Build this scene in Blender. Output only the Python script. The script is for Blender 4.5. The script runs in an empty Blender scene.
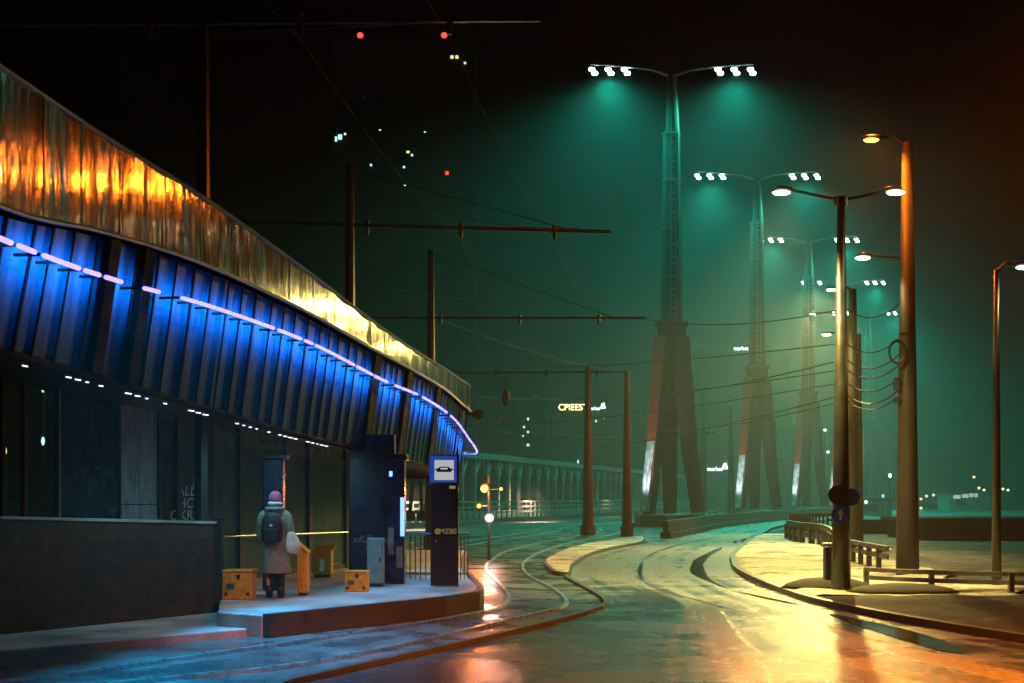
import bpy, bmesh, math, random
from mathutils import Vector, Matrix, noise as mnoise
random.seed(7)
sc = bpy.context.scene
COL = sc.collection
R = math.radians
F = 1400.0; CZ = 1.9; HY = 498.0; CX = 512.0

def at(x, y, Y):
    return Vector(((x - CX) / F * Y, Y, CZ + (HY - y) / F * Y))
def gnd(x, y, z=0.0):
    Y = (CZ - z) * F / (y - HY)
    return Vector(((x - CX) / F * Y, Y, z))

# ------------------------------------------------------------------ materials
def newmat(name):
    m = bpy.data.materials.new(name); m.use_nodes = True
    nt = m.node_tree
    return m, nt, nt.nodes['Principled BSDF']
def N(nt, t, **kw):
    n = nt.nodes.new(t)
    for k, v in kw.items(): setattr(n, k, v)
    return n
def coords(nt, kind='Object', scale=(1, 1, 1)):
    tc = N(nt, 'ShaderNodeTexCoord'); mp = N(nt, 'ShaderNodeMapping')
    mp.inputs['Scale'].default_value = scale
    nt.links.new(tc.outputs[kind], mp.inputs[0]); return mp.outputs[0]
def noise(nt, vec, scale, detail=5, rough=.55):
    n = N(nt, 'ShaderNodeTexNoise'); n.inputs['Scale'].default_value = scale
    n.inputs['Detail'].default_value = detail; n.inputs['Roughness'].default_value = rough
    nt.links.new(vec, n.inputs['Vector']); return n.outputs['Fac']
def ramp(nt, fac, a, b, ca=(0, 0, 0, 1), cb=(1, 1, 1, 1)):
    r = N(nt, 'ShaderNodeValToRGB'); r.color_ramp.elements[0].position = a; r.color_ramp.elements[1].position = b
    r.color_ramp.elements[0].color = ca; r.color_ramp.elements[1].color = cb
    nt.links.new(fac, r.inputs[0]); return r.outputs[0]
def c4(c): return (c[0], c[1], c[2], 1)
def mix(nt, fac, a, b):
    m = N(nt, 'ShaderNodeMix'); m.data_type = 'RGBA'
    nt.links.new(fac, m.inputs[0])
    for s, v in ((6, a), (7, b)):
        if isinstance(v, tuple): m.inputs[s].default_value = c4(v)
        else: nt.links.new(v, m.inputs[s])
    return m.outputs[2]
def maprange(nt, v, a, b, lo, hi):
    m = N(nt, 'ShaderNodeMapRange'); m.inputs[1].default_value = a; m.inputs[2].default_value = b
    m.inputs[3].default_value = lo; m.inputs[4].default_value = hi; nt.links.new(v, m.inputs[0]); return m.outputs[0]
def mth(nt, op, a, b=None):
    m = N(nt, 'ShaderNodeMath', operation=op)
    for i, v in enumerate((a, b)):
        if v is None: continue
        if isinstance(v, (int, float)): m.inputs[i].default_value = v
        else: nt.links.new(v, m.inputs[i])
    return m.outputs[0]
def bump(nt, p, h, strength=.3, dist=.02):
    b = N(nt, 'ShaderNodeBump'); b.inputs['Strength'].default_value = strength; b.inputs['Distance'].default_value = dist
    nt.links.new(h, b.inputs['Height']); nt.links.new(b.outputs[0], p.inputs['Normal'])

def mat(name, c, rough=.5, metal=0., var=.35, scale=3., stretch=(1, 1, 1), bumps=.15, bdist=.01, c2=None, spec=.5):
    m, nt, p = newmat(name)
    v = coords(nt, scale=stretch)
    f = noise(nt, v, scale, 6); f2 = noise(nt, v, scale * 7, 4)
    s = mth(nt, 'MULTIPLY', mth(nt, 'ADD', f, f2), .5)
    d = tuple(x * (1 - var) for x in c); l = c2 or tuple(min(1, x * (1 + var)) for x in c)
    nt.links.new(mix(nt, ramp(nt, s, .36, .64), d, l), p.inputs['Base Color'])
    nt.links.new(maprange(nt, f, .3, .7, max(.02, rough * .75), min(1, rough * 1.25)), p.inputs['Roughness'])
    p.inputs['Metallic'].default_value = metal; p.inputs['Specular IOR Level'].default_value = spec
    if bumps: bump(nt, p, f2, bumps, bdist)
    return m
def emit(name, c, s, sample=False):
    m, nt, p = newmat(name)
    p.inputs['Base Color'].default_value = (.02, .02, .02, 1)
    p.inputs['Emission Color'].default_value = c4(c); p.inputs['Emission Strength'].default_value = s
    m.cycles.emission_sampling = 'AUTO' if sample else 'NONE'
    return m

M = {}
M['steel_dark'] = mat('dark painted steel', (.035, .037, .042), .38, .3)
M['steel'] = mat('galvanised steel', (.30, .30, .31), .38, .85, scale=6)
M['rail'] = mat('worn rail steel', (.8, .78, .74), .3, 1., scale=9, bumps=.1)
M['conc'] = mat('concrete', (.30, .29, .27), .75, scale=2.5, bumps=.4)
M['kerb'] = mat('kerb stone', (.055, .055, .05), .42, scale=5, bumps=.5)
M['poleconc'] = mat('spun concrete pole', (.03, .028, .025), .6, scale=2, stretch=(1, 1, .2))
M['rust'] = mat('red brown painted steel', (.13, .035, .028), .45, scale=2, stretch=(1, 1, .3))
M['mastred'] = mat('red mast paint', (.2, .02, .014), .42, scale=.6, stretch=(1, 1, .3))
M['mastgrey'] = mat('grey mast cladding', (.012, .013, .014), .6, scale=.6, stretch=(1, 1, .3), spec=.04)
M['yellow'] = mat('scuffed yellow plastic', (.62, .27, .008), .5, scale=3, stretch=(1, 1, .5), var=.45, bumps=.3)
M['navy'] = mat('navy enamel', (.008, .014, .06), .3, scale=3)
M['black'] = mat('black enamel', (.012, .013, .018), .32)
M['teal'] = mat('teal grey cabinet paint', (.12, .27, .30), .5, scale=5)
M['white'] = mat('white enamel', (.78, .78, .8), .35, var=.06)
M['matt'] = mat('matt black metal', (.008, .009, .012), .8, spec=.08)
M['wire'] = mat('dark cable', (.02, .02, .02), .6)
M['blue_sign'] = mat('blue sign face', (.02, .08, .55), .3, var=.1)
M['bill'] = mat('torn faded paper', (.03, .07, .085), .7, scale=9, var=.6)
M['building'] = mat('dark rendered facade', (.04, .04, .045), .8, scale=.3)
M['build2'] = mat('grey facade panels', (.16, .15, .14), .8, scale=.2)
M['truss'] = mat('pale bridge paint', (.075, .08, .077), .55, scale=1)
M['darkstone'] = mat('dark wet kerb stone', (.045, .045, .048), .5, scale=6, bumps=.5)
M['sheet'] = mat('pale sheet of leg glare', (.55, .55, .6), .3, .6, scale=1.2, stretch=(1, 1, .2), var=.8)  # pale tone stands in for glare on the mast leg
M['tactile'] = mat('worn yellow edge paint', (.55, .45, .12), .5)
# lights
M['led'] = emit('blue white led', (.82, .62, 5.), 1.0, True)
M['dots'] = emit('small white led', (.85, .85, 1.1), 2.2)
M['flood'] = emit('cold floodlight lens', (.85, 1., 1.), 14)
M['warm'] = emit('warm lamp lens', (1., .8, .4), 26, True)
M['orange'] = emit('sodium lamp lens', (1., .26, .02), 22, True)
M['red_l'] = emit('red aviation light', (1., .03, .02), 6)
M['amber'] = emit('amber signal', (1., .3, .03), 9)
M['white_l'] = emit('white signal', (1., .85, .9), 14)
M['screen'] = emit('lit screen', (.25, .55, 1.), 1.6)
M['win_w'] = emit('lit window warm', (1., .75, .35), 1.6)
M['win_c'] = emit('lit window cold', (.5, 1., .9), 1.5)
M['neon_w'] = emit('lit white letters', (.7, 1., .95), 4.)
M['neon_y'] = emit('lit yellow letters', (1., .72, .3), 6.)
M['signlit'] = emit('backlit sign face', (.78, .8, .85), .55)

def mat_masonry():
    m, nt, p = newmat('dark plank wall')
    v = coords(nt)
    b = N(nt, 'ShaderNodeTexBrick'); b.offset = .5
    b.inputs['Scale'].default_value = 1.; b.inputs['Brick Width'].default_value = 1.1; b.inputs['Row Height'].default_value = .42
    b.inputs['Mortar Size'].default_value = .012
    b.inputs['Color1'].default_value = (.075, .04, .022, 1); b.inputs['Color2'].default_value = (.05, .028, .018, 1); b.inputs['Mortar'].default_value = (.02, .015, .012, 1)
    nt.links.new(coords(nt, 'UV'), b.inputs['Vector'])
    f = noise(nt, v, 5, 8, .7)
    nt.links.new(mix(nt, ramp(nt, f, .35, .65), b.outputs[0], (.016, .012, .009)), p.inputs['Base Color'])
    p.inputs['Roughness'].default_value = .6
    bump(nt, p, mth(nt, 'ADD', b.outputs['Fac'], f), .5, .02); return m
M['plank'] = mat_masonry()

def mat_mirror():
    """stained polished panels: vertical ripples scatter reflections"""
    m, nt, p = newmat('stained polished metal panels')
    v = coords(nt, 'UV', (1, 1, 1))
    a = noise(nt, coords(nt, 'UV', (3.2, .14, 1)), 1.0, 5, .6)
    b = noise(nt, coords(nt, 'UV', (14, .2, 1)), 1.0, 3, .5)
    st = noise(nt, coords(nt, 'UV', (3.2, .5, 1)), 1.1, 6, .65)
    nt.links.new(mix(nt, ramp(nt, st, .42, .56), (.03, .03, .03), (.6, .57, .52)), p.inputs['Base Color'])
    p.inputs['Metallic'].default_value = .95
    nt.links.new(maprange(nt, st, .35, .65, .16, .05), p.inputs['Roughness'])
    bump(nt, p, mth(nt, 'ADD', mth(nt, 'MULTIPLY', a, 1.0), mth(nt, 'MULTIPLY', b, .10)), 1., .045)
    return m
M['mirror'] = mat_mirror()
def mat_fascia():
    m, nt, p = newmat('blue ribbed fascia')
    st = noise(nt, coords(nt, 'UV', (5, .7, 1)), 1.2, 7, .7)
    nt.links.new(mix(nt, ramp(nt, st, .35, .65), (.001, .045, .10), (.001, .13, .28)), p.inputs['Base Color'])
    nt.links.new(maprange(nt, st, .3, .7, .55, .35), p.inputs['Roughness'])
    p.inputs['Metallic'].default_value = 0.; p.inputs['Specular IOR Level'].default_value = .05
    bump(nt, p, st, .3, .02); return m
M['fascia'] = mat_fascia()

def mat_road():
    m, nt, p = newmat('wet slushy asphalt')
    uv = N(nt, 'ShaderNodeTexCoord').outputs['UV']
    sep = N(nt, 'ShaderNodeSeparateXYZ'); nt.links.new(uv, sep.inputs[0])
    u, vv = sep.outputs[0], sep.outputs[1]           # u metres across, v metres along
    ob = coords(nt)
    n1 = noise(nt, coords(nt, 'UV', (1.0, .06, 1)), 1.1, 6, .6)
    n2 = noise(nt, ob, .55, 6, .6); n3 = noise(nt, ob, 9, 6, .7); n4 = noise(nt, ob, 90, 3, .6)
    # slush lies on the far part of the road, ploughed thin near the stop
    along = mth(nt, 'MAXIMUM', maprange(nt, vv, 20, 36, -.22, .16), maprange(nt, u, .7, 1.9, -.25, .03))
    tracks = noise(nt, coords(nt, 'UV', (2.6, .03, 1)), 1.0, 3, .5)
    cover = mth(nt, 'ADD', mth(nt, 'ADD', mth(nt, 'MULTIPLY', n1, .55), mth(nt, 'MULTIPLY', n2, .35)), along)
    cover = mth(nt, 'ADD', cover, mth(nt, 'MULTIPLY', tracks, .75))
    cover = mth(nt, 'ADD', cover, mth(nt, 'MULTIPLY', n3, .12))
    sl = ramp(nt, cover, .84, 1.08)
    asph = mix(nt, ramp(nt, n4, .35, .65), (.022, .023, .024), (.06, .06, .06))
    slc = mix(nt, ramp(nt, n3, .3, .7), (.14, .135, .12), (.46, .44, .38))
    nt.links.new(mix(nt, sl, asph, slc), p.inputs['Base Color'])
    wet = ramp(nt, n2, .40, .60)
    r = N(nt, 'ShaderNodeMix'); nt.links.new(wet, r.inputs[0]); r.inputs[2].default_value = .16; r.inputs[3].default_value = .36
    r2 = N(nt, 'ShaderNodeMix'); nt.links.new(sl, r2.inputs[0]); nt.links.new(r.outputs[0], r2.inputs[2]); r2.inputs[3].default_value = .27
    nt.links.new(r2.outputs[0], p.inputs['Roughness'])
    p.inputs['Specular IOR Level'].default_value = .75
    bump(nt, p, mth(nt, 'ADD', mth(nt, 'MULTIPLY', n4, .3), mth(nt, 'ADD', mth(nt, 'MULTIPLY', sl, 1.2), n3)), .5, .014)
    return m
M['road'] = mat_road()
def mat_wet(name, c, lo, hi, sc_=.8, bs=.25):
    m, nt, p = newmat(name)
    ob = coords(nt)
    n2 = noise(nt, ob, sc_, 6, .6); n3 = noise(nt, ob, 14, 6, .7); n4 = noise(nt, ob, 80, 3, .6)
    nt.links.new(mix(nt, ramp(nt, mth(nt, 'MULTIPLY', mth(nt, 'ADD', n2, n4), .5), .4, .6), tuple(x * .5 for x in c), tuple(x * 1.5 for x in c)), p.inputs['Base Color'])
    nt.links.new(maprange(nt, n2, .4, .6, lo, hi), p.inputs['Roughness'])
    p.inputs['Specular IOR Level'].default_value = .8
    bump(nt, p, mth(nt, 'ADD', mth(nt, 'MULTIPLY', n4, .3), n3), bs, .01); return m
M['bed'] = mat_wet('wet track paving', (.075, .077, .08), .16, .45)
M['puddle'] = mat_wet('wet black ice', (.03, .035, .035), .05, .15, bs=.05)
M['platform'] = mat_wet('frosted platform paving', (.34, .35, .36), .35, .7, bs=.5)
def mat_snow(name, lo, hi, dark, lite, sc_=.6):
    m, nt, p = newmat(name)
    ob = coords(nt)
    n1 = noise(nt, ob, sc_, 8, .65); n2 = noise(nt, ob, 6, 8, .7); n3 = noise(nt, ob, 40, 5, .7)
    s = mth(nt, 'ADD', mth(nt, 'MULTIPLY', n1, .7), mth(nt, 'MULTIPLY', n2, .3))
    f = ramp(nt, s, lo, hi)
    lc = mix(nt, n2, tuple(x * .75 for x in lite), lite)
    nt.links.new(mix(nt, f, dark, lc), p.inputs['Base Color'])
    p.inputs['Roughness'].default_value = .65
    bump(nt, p, mth(nt, 'ADD', mth(nt, 'ADD', f, n2), n3), .7, .04); return m
M['snow'] = mat_snow('trodden snow', .40, .50, (.07, .06, .045), (.78, .76, .7))
M['earth'] = mat_snow('frozen earth with snow traces', .52, .62, (.018, .016, .012), (.28, .26, .22))
M['ground'] = mat_snow('dark winter ground', .5, .75, (.03, .03, .028), (.09, .09, .085), .15)

def mat_glass(name, c, alpha, rough=.25, streak=True):
    m, nt, p = newmat(name)
    v = coords(nt, scale=(1, 1, .35)); f = noise(nt, v, 5, 8, .7)
    nt.links.new(mix(nt, ramp(nt, f, .35, .68), tuple(x * .45 for x in c), c), p.inputs['Base Color'])
    p.inputs['Roughness'].default_value = rough
    nt.links.new(maprange(nt, f, .3, .7, alpha - .1, min(1, alpha + .12)), p.inputs['Alpha'])
    return m
M['glass'] = mat_glass('misted shelter glass', (.008, .11, .12), .82, .3)
M['glass2'] = mat_glass('dirty dark glass', (.04, .09, .12), .9, .25)
M['poster'] = mat('faded frosted panel', (.30, .36, .42), .5, scale=4, stretch=(4, 4, .5), var=.6)
M['graf'] = mat('white scratched marks', (.6, .72, .7), .6)

# ------------------------------------------------------------------ mesh builder
class MB:
    def __init__(s): s.v = []; s.f = []; s.uv = []
    def add(s, vs, fs, uvs=None):
        b = len(s.v); s.v += [Vector(v) for v in vs]
        for i, f in enumerate(fs):
            s.f.append([b + k for k in f]); s.uv.append(uvs[i] if uvs else None)
        return s
    def box(s, c, d, rz=0., rx=0., ry=0.):
        c = Vector(c); h = Vector(d) / 2
        m = Matrix.Rotation(rz, 3, 'Z') @ Matrix.Rotation(ry, 3, 'Y') @ Matrix.Rotation(rx, 3, 'X')
        vs = [c + m @ Vector((sx * h.x, sy * h.y, sz * h.z)) for sx in (-1, 1) for sy in (-1, 1) for sz in (-1, 1)]
        return s.add(vs, [(0, 1, 3, 2), (4, 6, 7, 5), (0, 4, 5, 1), (2, 3, 7, 6), (0, 2, 6, 4), (1, 5, 7, 3)])
    def tube(s, pts, rs, n=10, flat=(1, 1)):
        pts = [Vector(p) for p in pts]
        if not isinstance(rs, (list, tuple)): rs = [rs] * len(pts)
        rings = []; prev = None
        for i, p in enumerate(pts):
            t = (pts[min(i + 1, len(pts) - 1)] - pts[max(i - 1, 0)]).normalized()
            if prev is None:
                a = Vector((0, 0, 1)) if abs(t.z) < .9 else Vector((1, 0, 0))
                x = t.cross(a).normalized()
            else: x = (prev - t * prev.dot(t)).normalized()
            y = t.cross(x); prev = x
            rings.append([p + (x * math.cos(2 * math.pi * k / n) * flat[0] + y * math.sin(2 * math.pi * k / n) * flat[1]) * rs[i] for k in range(n)])
        vs = [v for r in rings for v in r]; fs = []
        for i in range(len(rings) - 1):
            for k in range(n):
                a = i * n + k; b = i * n + (k + 1) % n
                fs.append((a, b, b + n, a + n))
        fs.append(tuple(range(n - 1, -1, -1))); fs.append(tuple((len(rings) - 1) * n + k for k in range(n)))
        return s.add(vs, fs)
    def prism(s, poly, z0, z1):
        n = len(poly)
        vs = [(p[0], p[1], z0) for p in poly] + [(p[0], p[1], z1) for p in poly]
        return s.add(vs, [tuple(range(n - 1, -1, -1)), tuple(range(n, 2 * n))] + [(i, (i + 1) % n, n + (i + 1) % n, n + i) for i in range(n)])
    def extr(s, poly, o, ux, uy, un, d):
        """polygon in the plane (ux,uy) at o, thickness d along un"""
        o, ux, uy, un = map(Vector, (o, ux, uy, un)); n = len(poly)
        vs = [o + ux * a + uy * b for a, b in poly] + [o + ux * a + uy * b + un * d for a, b in poly]
        return s.add(vs, [tuple(range(n - 1, -1, -1)), tuple(range(n, 2 * n))] + [(i, (i + 1) % n, n + (i + 1) % n, n + i) for i in range(n)])
    def lathe(s, prof, c, n=16, sx=1, sy=1):
        c = Vector(c); vs = []; fs = []
        for r, z in prof:
            vs += [c + Vector((r * sx * math.cos(2 * math.pi * k / n), r * sy * math.sin(2 * math.pi * k / n), z)) for k in range(n)]
        for i in range(len(prof) - 1):
            for k in range(n):
                a = i * n + k; b = i * n + (k + 1) % n
                fs.append((a, b, b + n, a + n))
        fs.append(tuple(range(n - 1, -1, -1))); fs.append(tuple((len(prof) - 1) * n + k for k in range(n)))
        return s.add(vs, fs)
    def build(s, name, m, parent=None, bevel=0, smooth=False):
        o = Vector((0, 0, 0)); q = parent
        while q is not None: o += q.location; q = q.parent
        me = bpy.data.meshes.new(name)
        me.from_pydata([v - o for v in s.v], [], s.f)
        if any(u for u in s.uv):
            ul = me.uv_layers.new(name='UVMap')
            for pi, poly in enumerate(me.polygons):
                if s.uv[pi]:
                    for k, li in enumerate(poly.loop_indices): ul.data[li].uv = s.uv[pi][k]
        else:
            ul = me.uv_layers.new(name='UVMap')
            for poly in me.polygons:
                nn = poly.normal
                for li in poly.loop_indices:
                    v = me.vertices[me.loops[li].vertex_index].co
                    ul.data[li].uv = (v.x + v.y * (abs(nn.x) > .7), v.z) if abs(nn.z) < .7 else (v.x, v.y)
        me.materials.append(m if not isinstance(m, str) else M[m])
        if smooth:
            for poly in me.polygons: poly.use_smooth = len(poly.vertices) <= 4
        ob = bpy.data.objects.new(name, me); COL.objects.link(ob); ob.parent = parent
        if bevel:
            b = ob.modifiers.new('bevel', 'BEVEL'); b.width = bevel; b.segments = 2; b.limit_method = 'ANGLE'
        return ob

def tag(o, label=None, cat=None, group=None, kind=None):
    for k, v in (('label', label), ('category', cat), ('group', group), ('kind', kind)):
        if v: o[k] = v
    return o
def thing(name, label, cat, loc=(0, 0, 0), group=None):
    o = bpy.data.objects.new(name, None); COL.objects.link(o); o.location = loc; o.empty_display_size = .2
    return tag(o, label, cat, group)
def struct(o): o['kind'] = 'structure'; return o
def copy_tree(o, parent=None):
    c = o.copy(); COL.objects.link(c); c.parent = parent
    for ch in list(o.children): copy_tree(ch, c)
    return c
def dup(root, loc, label, rz=0.):
    c = copy_tree(root); c.location = loc; c.rotation_euler.z = rz; c['label'] = label; return c
def light(kind, name, loc, power, color, size=.15, parent=None, aim=None, cone=150, blend=.5):
    l = bpy.data.lights.new(name, kind); l.energy = power; l.color = color
    if kind in ('POINT', 'SPOT'): l.shadow_soft_size = size
    if kind == 'SPOT': l.spot_size = R(cone); l.spot_blend = blend
    o = bpy.data.objects.new(name, l); COL.objects.link(o)
    off = Vector((0, 0, 0)); q = parent
    while q is not None: off += q.location; q = q.parent
    o.location = Vector(loc) - off; o.parent = parent
    if aim is not None:
        o.rotation_euler = (Vector(aim) - Vector(loc)).to_track_quat('-Z', 'Y').to_euler()
    return o
def smooth_path(pts, n=8):
    """Catmull-Rom through pts"""
    P = [Vector(p) for p in pts]; out = []
    for i in range(len(P) - 1):
        a = P[max(i - 1, 0)]; b = P[i]; c = P[i + 1]; d = P[min(i + 2, len(P) - 1)]
        for k in range(n):
            t = k / n
            out.append(.5 * ((2 * b) + (c - a) * t + (2 * a - 5 * b + 4 * c - d) * t * t + (3 * b - a - 3 * c + d) * t ** 3))
    out.append(P[-1]); return out
def offs(path, d):
    """offset a plan path to its right by d"""
    out = []
    for i, p in enumerate(path):
        t = (path[min(i + 1, len(path) - 1)] - path[max(i - 1, 0)]); t.z = 0; t.normalize()
        out.append(p + Vector((t.y, -t.x, 0)) * d)
    return out
def sweep(mb, path, w, h0, h1):
    """solid strip of width w along path, z from h0 to h1"""
    a = offs(path, -w / 2); b = offs(path, w / 2); n = len(path); vs = []; fs = []
    for p, q in zip(a, b):
        vs += [(p.x, p.y, p.z + h0), (q.x, q.y, q.z + h0), (q.x, q.y, q.z + h1), (p.x, p.y, p.z + h1)]
    for i in range(n - 1):
        o = i * 4
        for k in range(4): fs.append((o + k, o + (k + 1) % 4, o + 4 + (k + 1) % 4, o + 4 + k))
    fs += [(3, 2, 1, 0), (4 * n - 4, 4 * n - 3, 4 * n - 2, 4 * n - 1)]
    mb.add(vs, fs); return mb

def text_mesh(txt, size=1., ext=.02, shear=0.):
    cu = bpy.data.curves.new('t', 'FONT'); cu.body = txt; cu.size = size; cu.extrude = ext; cu.shear = shear
    cu.align_x = 'CENTER'; cu.align_y = 'CENTER'
    o = bpy.data.objects.new('t', cu); COL.objects.link(o)
    bpy.context.view_layer.update()
    me = bpy.data.meshes.new_from_object(o.evaluated_get(bpy.context.evaluated_depsgraph_get()))
    bpy.data.objects.remove(o); return me
def text(name, txt, loc, size, m, parent, ext=.004, rz=0., shear=0., sx=1.):
    """upright text facing -Y"""
    me = text_mesh(txt, size, ext, shear)
    me.transform(Matrix.Rotation(rz, 4, 'Z') @ Matrix.Rotation(R(90), 4, 'X') @ Matrix.Scale(sx, 4, (1, 0, 0)))
    off = Vector((0, 0, 0)); q = parent
    while q is not None: off += q.location; q = q.parent
    me.transform(Matrix.Translation(Vector(loc) - off))
    me.materials.clear(); me.materials.append(M[m])
    o = bpy.data.objects.new(name, me); COL.objects.link(o); o.parent = parent; return o

# ------------------------------------------------------------------ camera, world
cam = bpy.data.cameras.new('camera'); co = bpy.data.objects.new('camera', cam); COL.objects.link(co)
cam.sensor_width = 36; cam.lens = 36 * F / 1024; cam.shift_y = (HY - 341.5) / 1024
cam.clip_end = 3000; cam.clip_start = .05
co.location = (0, 0, CZ); co.rotation_euler = (R(90), 0, 0); sc.camera = co
w = bpy.data.worlds.new('World'); sc.world = w; w.use_nodes = True
nt = w.node_tree; bg = nt.nodes['Background']; sky = nt.nodes.new('ShaderNodeTexSky'); sky.sky_type = 'NISHITA'
sky.sun_disc = False; sky.sun_elevation = R(-4); sky.sun_rotation = R(200)
nt.links.new(sky.outputs[0], bg.inputs[0]); bg.inputs[1].default_value = .006
sc.view_settings.view_transform = 'Standard'; sc.view_settings.look = 'None'; sc.view_settings.exposure = 0; sc.view_settings.gamma = 1
cy = sc.cycles; cy.use_denoising = True
try: cy.denoiser = 'OPENIMAGEDENOISE'
except Exception: pass
cy.max_bounces = 6; cy.diffuse_bounces = 2; cy.glossy_bounces = 3; cy.transmission_bounces = 3; cy.transparent_max_bounces = 10; cy.volume_bounces = 0
cy.sample_clamp_indirect = 4; cy.use_light_tree = True; cy.caustics_reflective = False; cy.caustics_refractive = False

# ------------------------------------------------------------------ setting: ground, road, tracks
g = MB(); g.add([(-700, -30, -.05), (900, -30, -.05), (900, 900, -.05), (-700, 900, -.05)], [(0, 1, 2, 3)])
struct(g.build('ground', 'ground'))

Lk = [(-6.5, 9.5), (-2.6, 13.3), (-2.28, 14.4), (-.79, 17.9), (.7, 21.6), (1.58, 24.4), (1.72, 26.2), (1.62, 28.5), (1.38, 32), (1.33, 34), (1.7, 40), (2.75, 47.5), (5.0, 57), (8.3, 68), (11.5, 81), (14.5, 93), (22.8, 118), (33.5, 147), (46, 181), (58, 213), (80, 273)]
Rk = [(13, 7), (10.0, 11.5), (8.3, 15), (6.8, 18.7), (5.73, 23.75), (5.5, 28.3), (5.85, 35.9), (6.5, 41), (7.4, 46.7), (8.9, 54), (10.7, 63), (13.6, 75.5), (17.6, 92), (26.8, 118), (37.7, 147), (50.2, 181), (62, 213), (84, 273)]
def plan(pts, n=8): return smooth_path([(x, y, 0) for x, y in pts], n)
Lp = plan(Lk); Rp = plan(Rk)
def resample(path, n):
    L = [0]
    for a, b in zip(path, path[1:]): L.append(L[-1] + (b - a).length)
    out = []; j = 0
    for i in range(n):
        t = L[-1] * i / (n - 1)
        while j < len(L) - 2 and L[j + 1] < t: j += 1
        k = (t - L[j]) / max(1e-6, L[j + 1] - L[j]); out.append(path[j].lerp(path[j + 1], min(1, k)))
    return out
def by_y(path, y):
    for a, b in zip(path, path[1:]):
        if a.y <= y <= b.y and b.y > a.y:
            return a.lerp(b, (y - a.y) / (b.y - a.y))
    return (path[0] if y < path[0].y else path[-1]).copy()
ys = [9.6 + .5 * i for i in range(120)] + [69.6 + 2 * i for i in range(101)]
rd = MB(); vs = []; fs = []; uvs = []
K = 6
for i, y in enumerate(ys):
    a = by_y(Lp, y); b = by_y(Rp, y)
    for k in range(K + 1): vs.append(tuple(a.lerp(b, k / K)))
for i in range(len(ys) - 1):
    for k in range(K):
        o = i * (K + 1) + k
        fs.append((o, o + 1, o + K + 2, o + K + 1))
        uvs.append([(vs[q][0] * 0 + (q % (K + 1)) * 4.4 / K, ys[q // (K + 1)]) for q in fs[-1]])
rd.add(vs, fs, uvs); road = rd.build('road', 'road'); road.location.z = -.02; struct(road)
# near apron of road left and right of the curve start
ap = MB(); ap.add([(-16, 2, -.024), (22, 2, -.024), (22, 9.7, -.024), (8, 20, -.024), (-1, 17, -.024), (-5, 10, -.024), (-16, 10, -.024)], [(0, 1, 2, 3, 4, 5, 6)])
struct(ap.build('road_near', 'bed'))

# track paving
bedL = [(-16, 8), (-9.5, 13), (-6.2, 16.4), (-3.6, 19.2), (-2.2, 21), (-.8, 23.4), (-.7, 26), (-1.1, 31), (-1.4, 38), (-1.5, 45)]
tb = MB(); vs = []; fs = []
ys2 = [8 + .5 * i for i in range(75)]
Bl = plan(bedL)
for y in ys2:
    a = by_y(Bl, y); b = by_y(Lp, max(y, 9.6)); b.y = y
    vs += [(a.x - .3, y, -.012), (b.x, y, -.012)]
for i in range(len(ys2) - 1): fs.append((2 * i, 2 * i + 1, 2 * i + 3, 2 * i + 2))
tb.add(vs, fs); struct(tb.build('track_bed', 'bed'))
tb = MB(); vs = []; fs = []; ys3 = [45 + 4 * i for i in range(58)]
for y in ys3:
    b = by_y(Lp, y); vs += [(b.x - 12, y, -.012), (b.x, y, -.012)]
for i in range(len(ys3) - 1): fs.append((2 * i, 2 * i + 1, 2 * i + 3, 2 * i + 2))
tb.add(vs, fs); struct(tb.build('track_bed', 'bed'))

def kerb(path, w_, h, name, m='kerb'):
    mb = MB(); sweep(mb, path, w_, -.06, h); o = mb.build(name, m); return struct(o)
kerb([p for p in Lp if p.y < 60], .10, .045, 'kerb')
kerb([p for p in Rp if p.y < 120], .15, .09, 'kerb', 'kerb')
r2 = plan([(-7.6, 10.6), (-3.9, 14.4), (-2.4, 15.95), (-1.2, 18.6), (-.1, 21.6), (.83, 24.2), (1.0, 26.3), (.84, 29.5), (.45, 33.5), (.3, 37.5), (.4, 42), (1.02, 49.3), (2.3, 58), (4.2, 67), (5.6, 75), (6.7, 83), (7.9, 93), (17.6, 122), (28.6, 152), (50, 210)])
r1 = plan([(-8.9, 11.0), (-5.27, 14.4), (-3.3, 17.6), (-1.9, 20.2), (-.68, 22.7), (-.19, 24.6), (-.06, 27), (-.31, 31.3), (-.62, 35.5), (-.72, 39.5), (-.6, 43.5), (-.2, 50), (1.0, 58), (2.8, 67), (4.2, 75), (5.3, 83), (6.5, 93), (16.2, 122), (27.2, 152), (48.6, 210)])
for p in (r1, r2):
    mb = MB(); sweep(mb, p, .075, -.03, .03); struct(mb.build('tram_rail', 'rail'))
far = [p for p in r1 if p.y > 30]
for d in (-2.4, -3.75):
    mb = MB(); sweep(mb, offs(far, d), .075, -.03, .03); struct(mb.build('tram_rail', 'rail'))
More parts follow.
